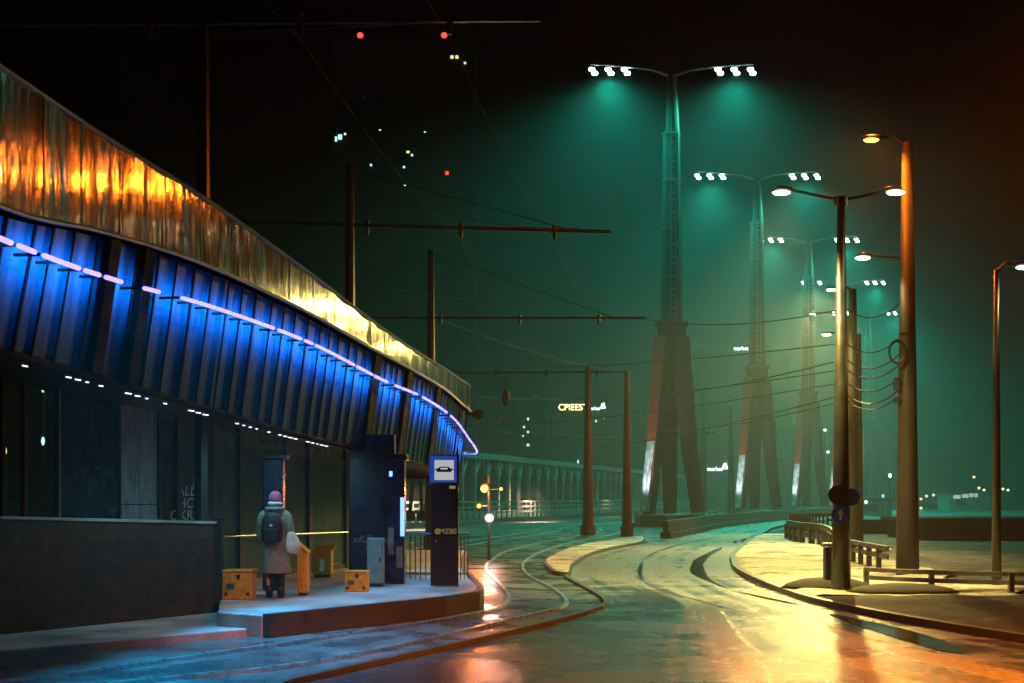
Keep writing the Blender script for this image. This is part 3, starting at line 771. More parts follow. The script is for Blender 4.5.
# ------------------------------------------------------------------ person
def skin_mesh(name, verts, edges, radii, root=0, sub=2):
    me = bpy.data.meshes.new(name); me.from_pydata(verts, edges, []); o = bpy.data.objects.new(name, me); COL.objects.link(o)
    o.modifiers.new('s', 'SKIN')
    for i, r_ in enumerate(radii):
        sv = me.skin_vertices[0].data[i]; sv.radius = (r_, r_) if not isinstance(r_, tuple) else r_; sv.use_root = (i == root)
    m_ = o.modifiers.new('d', 'SUBSURF'); m_.levels = sub; m_.render_levels = sub
    bpy.context.view_layer.update()
    out = bpy.data.meshes.new_from_object(o.evaluated_get(bpy.context.evaluated_depsgraph_get())); out.name = name
    bpy.data.objects.remove(o)
    for p in out.polygons: p.use_smooth = True
    return out
M['skin'] = mat('skin', (.45, .27, .2), .5, var=.08)
M['trouser'] = mat('black trousers', (.015, .015, .018), .8)
M['coat'] = mat('grey olive quilted coat', (.23, .23, .20), .8, scale=14, bumps=.6, bdist=.02)
M['hat'] = mat('pink knitted hat', (.42, .09, .25), .9, scale=40, bumps=.8)
M['fur'] = mat('white fluffy trim', (.68, .67, .68), .95, scale=40, bumps=1.)
M['pack'] = mat('black backpack fabric', (.012, .013, .02), .7, scale=20)
M['bag'] = mat('white shopping bag', (.62, .61, .6), .55, scale=6, bumps=.8, bdist=.03)
PX, PY, PZ = (275 - CX) / F * 22.4, 22.4, .3
V = [(0, 0, .88), (0, .0, 1.05), (0, .01, 1.25), (0, 0, 1.38), (0, -.01, 1.46), (0, .02, 1.54), (0, .03, 1.60),
     (-.09, 0, .82), (-.10, .01, .46), (-.09, -.02, .09), (-.10, .12, .035),
     (.09, 0, .82), (.08, .04, .46), (.07, .05, .09), (.09, .19, .035),
     (-.17, 0, 1.34), (-.24, .02, 1.08), (-.20, .16, .88), (-.19, .2, .82),
     (.17, 0, 1.34), (.24, -.01, 1.08), (.25, .05, .86), (.25, .06, .80)]
E = [(0, 1), (1, 2), (2, 3), (3, 4), (4, 5), (5, 6), (0, 7), (7, 8), (8, 9), (9, 10), (0, 11), (11, 12), (12, 13), (13, 14), (3, 15), (15, 16), (16, 17), (17, 18), (3, 19), (19, 20), (20, 21), (21, 22)]
Rr = [.14, .13, .15, .11, .055, .09, .085, .095, .062, .042, .04, .095, .062, .042, .04, .06, .045, .035, .03, .06, .045, .035, .03]
# five short fingers on each hand
for hb, hx in ((18, -.19), (22, .25)):
    bx, by, bz = V[hb]
    for k in range(4):
        i0 = len(V); ln = (.05, .058, .055, .042)[k]
        V += [(bx + (k - 1.5) * .02, by + .012, bz - .03), (bx + (k - 1.5) * .02, by + .02, bz - .03 - ln), (bx + (k - 1.5) * .019, by - .008, bz - .045 - ln)]
        E += [(hb, i0), (i0, i0 + 1), (i0 + 1, i0 + 2)]; Rr += [.011, .0095, .008]
    i0 = len(V); V += [(bx + .035, by + .03, bz - .01), (bx + .04, by + .045, bz - .05)]; E += [(hb, i0), (i0, i0 + 1)]; Rr += [.012, .009]
bm_ = skin_mesh('person', V, E, Rr)
bm_.materials.clear(); bm_.materials.append(M['skin']); person = bpy.data.objects.new('person', bm_); COL.objects.link(person)
person.location = (PX, PY, PZ)
tag(person, 'person seen from behind in long grey coat, pink hat and dark trousers', 'person')
def loft(rings, n=28):
    rr_ = []
    for q0, q1 in zip(rings, rings[1:]):
        for k in range(3): rr_.append(tuple(u + (v - u) * k / 3 for u, v in zip(q0, q1)))
    rings = rr_ + [rings[-1]]
    """rings: (cx, cy, z, rx, ry)"""
    mb = MB(); vs = []; fs = []
    for i, (cx_, cy_, z, a, b) in enumerate(rings):
        for k in range(n):
            t = 2 * math.pi * k / n; w_ = 1 + (.02 + .05 * max(0, 1.1 - z)) * math.sin(6 * t + z * 3) + .09 * mnoise.noise(Vector((math.cos(t) * 2.6, math.sin(t) * 2.6, z * 6)))
            vs.append((PX + cx_ + a * w_ * math.cos(t), PY + cy_ + b * w_ * math.sin(t), PZ + z))
    for i in range(len(rings) - 1):
        for k in range(n):
            a = i * n + k; b = i * n + (k + 1) % n; fs.append((a, b, b + n, a + n))
    fs.append(tuple(range(n - 1, -1, -1))); fs.append(tuple((len(rings) - 1) * n + k for k in range(n)))
    mb.add(vs, fs); return mb
ct = loft([(.012, .0, .40, .235, .2), (.01, 0, .5, .23, .2), (.0, 0, .7, .215, .18), (0, 0, .9, .20, .165), (-.005, 0, 1.05, .19, .155), (-.005, 0, 1.2, .205, .16), (-.01, 0, 1.29, .195, .145), (-.01, 0, 1.36, .14, .11), (0, -.01, 1.42, .1, .10), (0, -.01, 1.46, .085, .09)]).build('coat', 'coat', person, smooth=True)
def slv(pts, rs): 
    mb = MB(); mb.tube([(PX + a, PY + b, PZ + c) for a, b, c in pts], rs, 14); return mb.build('sleeve', 'coat', ct, smooth=True)
slv([(-.13, 0, 1.36), (-.19, 0, 1.31), (-.25, .02, 1.08), (-.22, .12, .93), (-.195, .17, .87)], [.07, .085, .072, .062, .052])
slv([(.13, 0, 1.36), (.19, 0, 1.31), (.25, -.01, 1.08), (.255, .04, .9), (.25, .055, .84)], [.07, .085, .072, .062, .052])
mb = MB()
for s_, dy in ((-1, 0.), (1, .04)):
    mb.tube([(PX + s_ * .09, PY, PZ + .84), (PX + s_ * .085, PY + dy * .8, PZ + .46), (PX + s_ * .075, PY + dy + .02, PZ + .3), (PX + s_ * .078, PY + dy, PZ + .1)], [.105, .075, .07, .052], 12)
mb.build('trousers', 'trouser', person, smooth=True)
for s_, dy in ((-1, 0.), (1, .04)):
    mb = MB(); mb.tube([(PX + s_ * .088, PY + dy - .045, PZ + .05), (PX + s_ * .09, PY + dy + .08, PZ + .055), (PX + s_ * .095, PY + dy + .19, PZ + .04)], [.052, .05, .036], 12).tube([(PX + s_ * .088, PY + dy - .01, PZ + .05), (PX + s_ * .088, PY + dy, PZ + .2)], .062, 12)
    mb.build('boot', 'black', person, smooth=True)
mb = MB(); mb.lathe([(.10, 0), (.110, .03), (.108, .08), (.096, .12), (.072, .155), (.04, .175), (.012, .182)], (PX, PY + .02, PZ + 1.535), 20, .95, 1.05); ht = mb.build('hat', 'hat', person, smooth=True)
mb = MB(); mb.lathe([(.09, 0), (.115, .012), (.12, .035), (.112, .06), (.09, .07)], (PX, PY + .01, PZ + 1.475), 24); mb.build('hat_trim', 'fur', ht, smooth=True)
mb = MB(); mb.tube([(PX + .13 * math.cos(a * .3927), PY - .01 + .12 * math.sin(a * .3927), PZ + 1.425) for a in range(17)], .038, 10); mb.build('hood', 'coat', ct, smooth=True)
# backpack and shopping bag
bp = thing('backpack', 'black backpack with a small pale badge on the person\'s back', 'backpack', (PX, PY - .16, PZ + .95))
rg = [(-.01, -.24, .88, .10, .06), (-.01, -.25, .93, .16, .10), (-.01, -.25, 1.1, .17, .115), (-.01, -.24, 1.25, .155, .10), (-.01, -.22, 1.34, .11, .075), (-.01, -.2, 1.38, .04, .03)]
loft(rg).build('pack_body', 'pack', bp, smooth=True)
mb = MB(); mb.box((PX - .01, PY - .355, PZ + 1.02), (.22, .04, .2)); mb.build('front_pocket', 'pack', bp, bevel=.015)
for s_ in (-1, 1):
    mb = MB(); mb.tube([(PX + s_ * .07, PY - .2, PZ + 1.32), (PX + s_ * .1, PY - .08, PZ + 1.42), (PX + s_ * .12, PY + .06, PZ + 1.41), (PX + s_ * .13, PY + .17, PZ + 1.25)], .02, 8); mb.build('strap', 'pack', bp)
mb = MB(); mb.box((PX - .0, PY - .38, PZ + 1.17), (.04, .015, .03)); mb.build('badge', 'white', bp)
bg_ = thing('shopping_bag', 'white shopping bag held low in the person\'s right hand', 'bag', (PX + .3, PY, PZ + .5))
loft([(.30, -.06, .70, .05, .04), (.30, -.06, .73, .11, .08), (.30, -.06, .84, .125, .085), (.28, -.05, .95, .10, .07), (.26, -.04, 1.06, .05, .04), (.25, -.03, 1.12, .03, .025)]).build('bag_body', 'bag', bg_, smooth=True)
mb = MB(); mb.tube([(PX + .25, PY - .03, PZ + 1.1), (PX + .2, PY - .04, PZ + 1.3), (PX + .15, PY - .03, PZ + 1.42)], .012, 8); mb.build('handle', 'bag', bg_)

# ------------------------------------------------------------------ floodlight masts
TEAL = (.015, 1., .66); 
def make_mast(label):
    t = thing('floodlight_mast', label, 'light mast', (0, 0, 0), 'tall tripod floodlight masts along the road')
    H = 30.4; zc = 13.4
    mb = MB(); mb.tube([(0, 0, zc), (0, 0, 26.2)], [.74, .56], 8); mb.tube([(0, 0, 26.0), (0, 0, H - .3)], [.40, .26], 8); mb.build('shaft', 'mastgrey', t)
    mb = MB(); mb.tube([(.42, -.5, zc + .3), (.36, -.40, 26), (.14, -.26, H - .4)], .15, 6); mb.build('lit_red_edge', 'mastred', t)  # red strip paints in the lamp-lit edge of the shaft
    mb = MB(); mb.box((0, 0, zc), (2.0, 1.6, .35)).box((0, 0, zc - 1.3), (1.75, 1.4, 2.3)); mb.build('collar', 'mastgrey', t, bevel=.05)
    for (a, b, m_) in (((-.55, -.45), (-1.75, -1.6), 'mastred'), ((.45, -.3), (1.75, -.9), 'mastgrey'), ((-.0, .5), (.1, 1.6), 'mastgrey')):
        mb = MB(); mb.tube([(b[0], b[1], 0), (.4 * a[0] + .6 * b[0] - .1 * (b[0] > 0), b[1] * .6 + a[1] * .4, 5.), (a[0], a[1], zc - .9)], [.42, .55, .72], 4); lg = mb.build('leg', m_, t)
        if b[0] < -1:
            mb = MB(); mb.tube([(b[0] - .1, b[1] - .12, 1.), (.4 * a[0] + .6 * b[0] - .1, b[1] * .6 + a[1] * .4 - .1, 5.), (.75 * a[0] + .25 * b[0] - .02, b[1] * .25 + a[1] * .75, 8.6)], [.42, .46, .2], 4); mb.build('glare_sheet', 'sheet', lg)  # pale strip drawn in for the glare on the lower left leg
    for z_ in (16.5, 19.7, 22.9, 26.):
        mb = MB(); mb.tube([(0, 0, z_), (0, 0, z_ + .12)], .80 - (z_ - 13) * .012, 8); mb.build('flange', 'steel_dark', t)
    mb = MB(); mb.box((-.12, -.86, 20), (.05, .05, 12.6)).box((.2, -.86, 20), (.05, .05, 12.6))
    for k in range(30): mb.box((.04, -.86, 14 + k * .42), (.3, .04, .04))
    mb.build('ladder', 'steel', t)
    mb = MB(); mb.box((0, 0, .4), (4.6, 4.0, .9)); mb.build('plinth', 'darkstone', t, bevel=.1)
    for s_ in (-1, 1):
        mb = MB(); mb.tube([(0, 0, H - .5), (s_ * 1.3, 0, H - .05), (s_ * 3., 0, H + .15), (s_ * 5.4, 0, H + .3)], [.12, .09, .07, .05], 8); mb.build('arm', 'steel', t)
        for k in range(3):
            x = s_ * (3.05 if s_ > 0 else 3.15) + s_ * k * 1.08
            for dx, dy, dz in ((0, 0, 0), (.22, .3, -.17)):
                mb = MB(); mb.box((x + dx, .05 + dy, H + .05 + dz), (.36, .3, .28), rx=R(25)); fl = mb.build('floodlight', 'steel_dark', t, bevel=.03)
                mb = MB(); mb.lathe([(.02, -.14), (.17, -.11), (.22, 0), (.17, .07), (.02, .09)], (x + dx, -.16 + dy, H - .06 + dz), 12); mb.build('lens', 'flood', fl, smooth=True)
        light('SPOT', 'mast_light', (s_ * 4.1, -.3, H - .75), 1.0, TEAL, .5, t, aim=(s_ * 4.1, -1.5, 0), cone=147, blend=1.)
    # uplight at the base
    mb = MB(); mb.box((-2.9, -3.0, .15), (.4, .3, .3)); ul = mb.build('uplight', 'steel_dark', t)
    light('SPOT', 'base_light', (-2.9, -3.0, .6), 1.0, (.85, .95, 1.), .15, t, aim=(-1.3, -1.1, 6), cone=40, blend=.8)
    return t
mast = make_mast('nearest and tallest red legged tripod floodlight mast by the tram tracks')
mast.location = (10.6, 93, 0)
labs = ['second red legged floodlight mast, right of the tallest one', 'third floodlight mast, half hidden in the green haze', 'fourth floodlight mast, behind the double armed lamp pole', 'farthest floodlight mast, only its small lamps visible through haze']
masts = [mast]
for k, l_ in enumerate(labs):
    m_ = dup(mast, (10.6 + (k + 1) * 11.0, 93 + (k + 1) * 30.5, 0), l_); masts.append(m_)
PM = 29000.; PB = 5000.
for o in bpy.data.lights:
    if o.name.startswith('mast_light'): o.energy = PM
    if o.name.startswith('base_light'): o.energy = PB

# ------------------------------------------------------------------ street lamps
def head(mb_par, p, d, lens, size=.32, name='lamp_head'):
    d = Vector(d); mb = MB()
    mb.tube([p - d * .1, p + d * size * .4, p + d * size], [.05, .085, .05], 8, (1, .8)); h = mb.build(name, 'steel_dark', mb_par, smooth=True)
    mb = MB(); c = p + d * size * .5 + Vector((0, 0, -.07)); mb.lathe([(.02, -.045), (.09, -.03), (.12, .0), (.09, .02), (.02, .025)], c, 14, 1.5, 1.1); mb.build('lens', lens, h, smooth=True)
    return c
WARM = (1., .74, .20)
# double arm pole with signs
b = gnd(841, 590, .1); t = thing('lamp_pole', 'dark double armed lamp pole carrying the round traffic signs', 'street lamp', b)
zt = CZ + (HY - 200) / F * b.y
mb = MB(); mb.tube([(b.x, b.y, .1), (b.x, b.y, 2), (b.x, b.y, zt)], [.19, .16, .075], 14); mb.build('pole', 'steel_dark', t, smooth=True)
mb = MB(); mb.tube([(b.x, b.y, zt - .12), (b.x, b.y, zt + .06)], [.14, .13], 12); mb.build('collar', 'steel_dark', t)
for xx, yy, s_ in ((787, 189, -1), (890, 189, 1)):
    e = at(xx, yy, b.y); mb = MB(); mb.tube([(b.x, b.y, zt), (b.x + s_ * .3, b.y, zt + .05), e], [.04, .035, .028], 8); mb.build('arm', 'steel_dark', t)
    c = head(t, e, (s_, 0, 0), 'warm', .22)
    light('SPOT', 'street_light', c - Vector((0, 0, .12)), (8500 if s_ < 0 else 100), WARM, .12, t, aim=c + Vector((0, 2.6, -5)), cone=104, blend=.7)
# signs on it
for xx, yy, rr, m_, dy, lab in ((838, 495, .19, 'black', .0, 'round traffic sign seen as a black disc above the blue arrow sign'), (840.5, 515, .175, 'blue_sign', .0, 'round blue traffic sign with white upward arrow on the lamp pole'), (851, 497, .17, 'blue_sign', .25, 'plain dark blue round sign just right of the lamp pole')):
    c = at(xx, yy, b.y - .25 + dy); s = thing('traffic_sign', lab, 'traffic sign', c)
    mb = MB(); mb.tube([c, c + Vector((0, .02, 0))], rr, 24); mb.build('disc', m_, s)
    mb = MB(); mb.box(c + Vector((0, .06, 0)), (.04, .08, .06)).tube([c + Vector((0, .1, 0)), Vector((b.x, b.y, c.z))], .02, 6); mb.build('bracket', 'steel', s)
    if yy == 515:
        mb = MB(); mb.extr([(-.022, -.1), (.022, -.1), (.022, .03), (.07, .02), (0, .12), (-.07, .02), (-.022, .03)], c + Vector((0, -.012, 0)), (1, 0, 0), (0, 0, 1), (0, 1, 0), .008); mb.build('arrow', 'white', s)
# concrete bollard cabinet beside it
c = gnd(830.5, 588, .1); t = thing('waste_bin', 'dark square waste bin standing against the double armed lamp pole', 'bin', c)
mb = MB(); mb.box((c.x, c.y, .1 + .42), (.25, .25, .8)); mb.build('body', 'steel_dark', t, bevel=.02)
mb = MB(); mb.box((c.x, c.y, .97), (.29, .29, .06)); mb.build('lid', 'steel', t, bevel=.01)
# big pole with orange lamp
b = gnd(907.5, 575, .1); t = thing('lamp_pole', 'thick tall concrete pole with orange lamp and cable coil', 'street lamp', b)
zt = CZ + (HY - 143) / F * b.y
mb = MB(); mb.tube([(b.x, b.y, .05), (b.x, b.y, zt)], [.27, .125], 20); mb.build('pole', 'poleconc', t, smooth=True)
e = at(882, 137, b.y); mb = MB(); mb.tube([(b.x, b.y, zt - .1), (b.x - .25, b.y - .02, zt + .12), e], [.05, .04, .03], 8); mb.build('arm', 'steel_dark', t)
c = head(t, e, (-1, 0, 0), 'orange', .5); light('SPOT', 'orange_light', c - Vector((0, 0, .15)), 1300, (1., .20, .012), .15, t, aim=c - Vector((.8, 0, 5)), cone=170, blend=.25)
light('POINT', 'orange_glow', c + Vector((0, 0, .3)), 160, (1., .16, .01), .1, t)
e = at(867, 255, b.y); zl = CZ + (HY - 258) / F * b.y; mb = MB(); mb.tube([(b.x, b.y, zl), e], [.035, .028], 8); mb.build('arm', 'steel_dark', t)
c = head(t, e, (-1, 0, 0), 'warm', .2); light('SPOT', 'street_light', c - Vector((0, 0, .12)), 220, WARM, .12, t, aim=c - Vector((0, 0, 5)), cone=140, blend=.5)
for yy in (334, 350, 354, 374, 378, 381, 385, 468):
    z = CZ + (HY - yy) / F * b.y; rr = .27 - (.145) * (z / zt) + .008; mb = MB(); mb.tube([(b.x, b.y, z - .02), (b.x, b.y, z + .02)], rr, 18); mb.build('clamp_band', 'steel_dark', t)
cc = at(896.5, 352, b.y - .3); mb = MB()
for k in range(4): mb.tube([cc + Vector(((.16 + .012 * k) * math.cos(a * .314), -.02 * k, (.24 + .012 * k) * math.sin(a * .314))) for a in range(21)], .016, 6)
mb.build('cable_coil', 'wire', t)
mb = MB(); mb.box(at(897, 384, b.y - .1), (.12, .2, .3)).box(at(897, 400, b.y - .1), (.1, .2, .14)); mb.build('junction_box', 'steel_dark', t, bevel=.01)
# its neighbour nearer to the camera, out of the picture on the right; its light pool is seen
t = thing('lamp_pole', 'orange street lamp pole beside the road near the camera', 'street lamp', (9.4, 8.6, .1))
mb = MB(); mb.tube([(9.4, 8.6, .05), (9.4, 8.6, 7.8)], [.22, .12], 16); mb.build('pole', 'poleconc', t, smooth=True)
mb = MB(); mb.tube([(9.4, 8.6, 7.7), (8.6, 8.8, 8.1), (7., 9., 8.2)], [.05, .04, .03], 8); mb.build('arm', 'steel_dark', t)
c = head(t, Vector((7., 9., 8.2)), (-1, 0, 0), 'orange', .36); light('SPOT', 'orange_light', c - Vector((0, 0, .15)), 21000, (1., .20, .002), .15, t, aim=(3.7, 15.6, 0), cone=62, blend=.85)
# pole A 852, pole 858
def simple_pole(x, yb, ytop, lamp, label, r0, r1, power, Y=None, zb=.1, pm='poleconc'):
    b = gnd(x, yb, zb) if Y is None else Vector(((x - CX) / F * Y, Y, zb))
    t = thing('lamp_pole', label, 'street lamp', b); zt = CZ + (HY - ytop) / F * b.y
    mb = MB(); mb.tube([b, (b.x, b.y, zt)], [r0, r1], 14); mb.build('pole', pm, t, smooth=True)
    if lamp:
        e = at(lamp[0], lamp[1], b.y); s_ = -1 if e.x < b.x else 1
        mb = MB(); mb.tube([(b.x, b.y, zt - .05), ((b.x + e.x) / 2, b.y, (zt + e.z) / 2 + .08), e], [.045, .04, .03], 8); mb.build('arm', 'steel_dark', t)
        c = head(t, e, (s_, 0, 0), lamp[2], .36)
        if power: light('SPOT', 'street_light', c - Vector((0, 0, .15)), power, WARM, .15, t, aim=c + Vector((-3., -2.6, -5)), cone=112, blend=.6)
    return t
simple_pole(852.5, 547, 289, (836, 288, 'warm'), 'pale lit lamp pole close behind the double armed pole', .28, .14, 8500)
simple_pole(858.5, 543, 334, (831, 333, 'warm'), 'shorter lamp pole partly hidden behind the two nearer poles', .2, .10, 3500)
simple_pole(847, 533, 316, (817, 313, 'warm'), 'distant lamp pole with one short arm near the road bend', .2, .12, 6500)
simple_pole(996.5, 585, 270, (1016, 264, 'flood'), 'slender lamp pole at the far right with one arm', .1, .055, 60, zb=.1, pm='steel_dark')

# ------------------------------------------------------------------ guard rails
def guard(name, pts, z0, zs, label, post_every=1.2, m='steel_dark', pw=.1, rail=(.035, .14), extra=None):
    pts = [Vector(p) for p in pts]; t = thing(name, label, 'guard rail', pts[0]); path = smooth_path(pts, 8)
    for z in zs:
        a = offs(path, -rail[0] / 2); mb = MB(); sweep(mb, path, rail[0], z, z + rail[1]); mb.build('rail', m, t, bevel=.01)
    L = 0; nxt = .05
    for a, b in zip(path, path[1:]):
        seg = (b - a).length
        while nxt < L + seg:
            q = a.lerp(b, (nxt - L) / seg); mb = MB(); mb.box((q.x, q.y, q.z + (zs[-1] + .05) / 2 + .0), (pw, pw, zs[-1] + .08)); mb.build('rail_post', m, t); nxt += post_every
        L += seg
    return t
guard('guard_rail', [at(846, 0, 41).to_2d().to_3d() + Vector((0, 0, .08)), at(866, 0, 37.5).to_2d().to_3d() + Vector((0, 0, .08)), at(888, 0, 34.6).to_2d().to_3d() + Vector((0, 0, .08))], 0, (.3, .5), 'short dark guard rail sloping down to the thick concrete pole', 1.3, pw=.12, rail=(.06, .13))
guard('guard_rail', [(7.2, 28.6, .1), (7.6, 28.0, .1), (8.6, 27.2, .1), (9.8, 26.6, .1), (14, 24.6, .1), (19, 22., .1)], 0, (.14, .3), 'long low guard rail with lit upper edge at the lower right', 1.5, m='steel', rail=(.05, .09))
guard('guard_rail', [at(787, 0, 62).to_2d().to_3d() + Vector((0, 0, .08)), at(800, 0, 57).to_2d().to_3d() + Vector((0, 0, .08)), at(820, 0, 53).to_2d().to_3d() + Vector((0, 0, .08)), at(829, 0, 48).to_2d().to_3d() + Vector((0, 0, .08)), at(833, 0, 44).to_2d().to_3d() + Vector((0, 0, .08))], 0, (.25, .62), 'curved dark guard rail at the inner edge of the road bend', 1.8, pw=.22, rail=(.1, .22))
# slatted barrier above it
t = thing('slatted_fence', 'dark slatted fence curving behind the bend guard rail', 'fence', (13, 66, 0))
pp = smooth_path([at(790, 0, 70).to_2d().to_3d(), at(805, 0, 66).to_2d().to_3d(), at(825, 0, 64).to_2d().to_3d(), at(850, 0, 63).to_2d().to_3d()], 8)
mb = MB(); sweep(mb, pp, .12, .0, .35); mb.build('base', 'conc', t)
mb = MB(); sweep(mb, pp, .1, 1.05, 1.2); mb.build('handrail', 'steel_dark', t)
for q in resample(pp, 26):
    mb = MB(); mb.box((q.x, q.y, .7), (.10, .06, .72)); mb.build('slat', 'steel_dark', t)

# curved concrete barrier behind the road
bp_ = [by_y(Lp, y) + Vector((-.5, 0, 0)) for y in range(66, 240, 4)]
bt = thing('concrete_barrier', 'long curved concrete barrier along the outer edge of the road', 'barrier', bp_[0])
mb = MB(); sweep(mb, bp_, .5, -.03, .28); mb.build('footing', 'darkstone', bt)
mb = MB(); sweep(mb, bp_, .26, .283, .85); mb.build('upstand', 'darkstone', bt, bevel=.04)
mb = MB(); sweep(mb, bp_, .10, .99, 1.07); mb.build('handrail', 'steel_dark', bt)
for q in bp_[::1]:
    mb = MB(); mb.box((q.x, q.y, .93), (.08, .08, .16)); mb.build('rail_post', 'steel_dark', bt)

# ------------------------------------------------------------------ tram poles, beams, wires
def tram_pole(x, Y, ytop, beam, label, r0=.26, r1=.12, m='rust', zb=.0):
    X = (x - CX) / F * Y; t = thing('tram_pole', label, 'tram pole', (X, Y, zb)); zt = CZ + (HY - ytop) / F * Y
    mb = MB(); mb.tube([(X, Y, zb), (X, Y, zt)], [r0, r1], 8); mb.build('pole', m, t)
    mb = MB(); mb.tube([(X, Y, zb), (X, Y, zb + .5)], r0 * 1.25, 8); mb.build('base', m, t)
    if beam:
        x0, y0, x1, y1 = beam; a = at(x0, y0, Y); b = at(x1, y1, Y)
        a.y += .0; mb = MB(); mb.box((a + b) / 2, ((b - a).length, .09, .09), ry=-math.atan2(b.z - a.z, b.x - a.x)); bo = mb.build('cross_beam', 'steel_dark', t)
        mb = MB(); k = Vector((X, Y, zt - .1)); mb.tube([k, a.lerp(b, .9)], .018, 6); mb.build('stay_wire', 'wire', t)
        for f in (.35, .6, .85):
            q = a.lerp(b, f); mb = MB(); mb.tube([q + Vector((0, 0, .12)), q - Vector((0, 0, .25))], [.07, .045], 8); mb.build('insulator', 'steel_dark', t)
        return t, a, b
    return t, None, None
beams = []
beams.append(tram_pole(203, 24, 28, (-60, 24, 540, 19), 'faint nearest tram pole rising above the stained canopy', .16, .10, 'steel_dark'))
beams.append(tram_pole(350, 36, 165, (236, 222, 611, 232), 'second faint tram pole above the middle of the canopy', .18, .11, 'steel_dark'))
beams.append(tram_pole(431, 52, 250, (330, 318, 646, 318), 'third dark tram pole beside the small red light', .22, .12, 'steel_dark'))
beams.append(tram_pole(588, 72, 366, (425, 373, 627, 372), 'dark red tram pole left of a similar pole, holding the long beam', .32, .13))
tram_pole(627, 70, 372, None, 'dark red tram pole just left of the tallest floodlight mast', .26, .12)
for x, Y, yt in ((703, 105, 393), (731, 118, 406), (775, 140, 421), (794, 160, 425)):
    tram_pole(x, Y, yt, (x - 42, yt + 40, x + 12, yt + 40) if x in (703, 775) else None, {703: 'slim pointed red pole right of the tallest mast with a short crossbeam', 731: 'slim red pole just left of the second floodlight mast', 775: 'slim distant red pole with crossbeam right of the second mast', 794: 'thinnest distant red pole beside the third floodlight mast'}[x], .36, .10)
def wire(pts, r_, label, sag=.3):
    P = []
    for a, b in zip(pts, pts[1:]):
        a = Vector(a); b = Vector(b)
        for k in range(12):
            q = a.lerp(b, k / 12); q.z -= sag * 4 * (k / 12) * (1 - k / 12); P.append(q)
    P.append(Vector(pts[-1])); mb = MB(); mb.tube(P, r_, 5); return tag(mb.build('overhead_wire', 'wire', None), label, 'overhead wire', 'overhead wires above the tram tracks and road')
def tw(f, zo=-.3): return [a.lerp(b, f) + Vector((0, 0, zo)) for _, a, b in beams]
wire([(-2.4, 5, 8.)] + tw(.85) + [Vector((9, 100, 7.9)), Vector((27, 150, 7.9))], .004, 'overhead wires running along the tram track under the crossbeams', .25)
wire([(-4.4, 5, 8.)] + tw(.6) + [Vector((6, 100, 7.9)), Vector((24, 150, 7.9))], .004, 'overhead wires running along the tram track under the crossbeams', .25)
big = Vector((9.75, 34.5, 0)); pol = Vector((6.8, 28.9, 0))
for k, (y1, y2, xl, yl, Yl) in enumerate(((335, 323, 440, 366, 80), (351, 350, 590, 398, 72), (361, 364, 520, 398, 90), (374, 372, 470, 425, 95), (386, 392, 560, 450, 88), (300, 318, 640, 318, 52), (392, 402, 630, 430, 70))):
    a = at(903, y1, 34.5); c = at(xl, yl, Yl); b_ = at(846, y1 + 8, 39)
    wire([a, b_, c], .017, ['highest feeder wire crossing to the thick concrete pole', 'feeder wire running from the cable coil to the dark red poles', 'feeder wire passing low over the long tram beam', 'feeder wire ending near the left end of the bridge', 'feeder wire stretched low across the haze to the tram pole', 'upper wire between the third tram beam and the thick pole', 'lowest feeder wire crossing in front of the masts'][k], .35)
for a, b, l_ in (((400, 290, 45), (612, 300, 60), 'thin stay wire slanting above the stop'), ((440, 320, 52), (640, 375, 75), 'thin stay wire slanting down to the long beam'), ((420, 392, 60), (640, 395, 85), 'thin wire level just below the long beam'), ((425, 425, 75), (700, 436, 100), 'thin wire level above the truss bridge'), ((380, 190, 34), (580, 228, 36), 'thin stay wire slanting to the second beam end')):
    wire([at(*a), at(*b)], .013, l_, .3)
# hanging lantern
c = at(506, 396, 55); t = thing('hanging_lantern', 'small dark lantern hanging from the long beam above the tracks', 'lantern', c)
mb = MB(); mb.lathe([(.03, .3), (.1, .22), (.16, 0), (.12, -.3), (.04, -.4)], c, 12); mb.build('housing', 'steel_dark', t, smooth=True)
mb = MB(); mb.tube([c + Vector((0, 0, .3)), at(505, 372, 55)], .015, 6); mb.build('hanger', 'wire', t)
mb = MB(); mb.box(c + Vector((-.2, -.1, -.9)), (.12, .05, .3), ry=R(25)); mb.build('reflector', 'steel', t)

# tram signal near the tracks
c = gnd(489, 561, 0); t = thing('tram_signal', 'slim signal post with white and amber lights beside the rails', 'signal', c)
mb = MB(); mb.tube([c, (c.x, c.y, 2.6)], [.05, .04], 10); mb.build('post', 'steel_dark', t)
for x, y, m_, s_ in ((489, 518, 'white_l', .10), (485, 488, 'amber', .085), (479, 506, 'amber', .06), (501, 489, 'amber', .045)):
    q = at(x, y, c.y - .12); mb = MB(); mb.tube([q + Vector((0, .02, 0)), q + Vector((0, .14, 0))], s_ * 1.6, 12).tube([q + Vector((0, .1, 0)), Vector((c.x, c.y, q.z))], .02, 6); hh = mb.build('signal_head', 'black', t)
    mb = MB(); mb.tube([q, q + Vector((0, .018, 0))], s_, 14); mb.build('lens', m_, hh)
light('POINT', 'signal_light_amber', at(483, 490, c.y - .35), 260, (1., .22, .03), .08)
light('POINT', 'signal_light_white', at(490, 518, c.y - .35), 35, (1., .85, .95), .06)

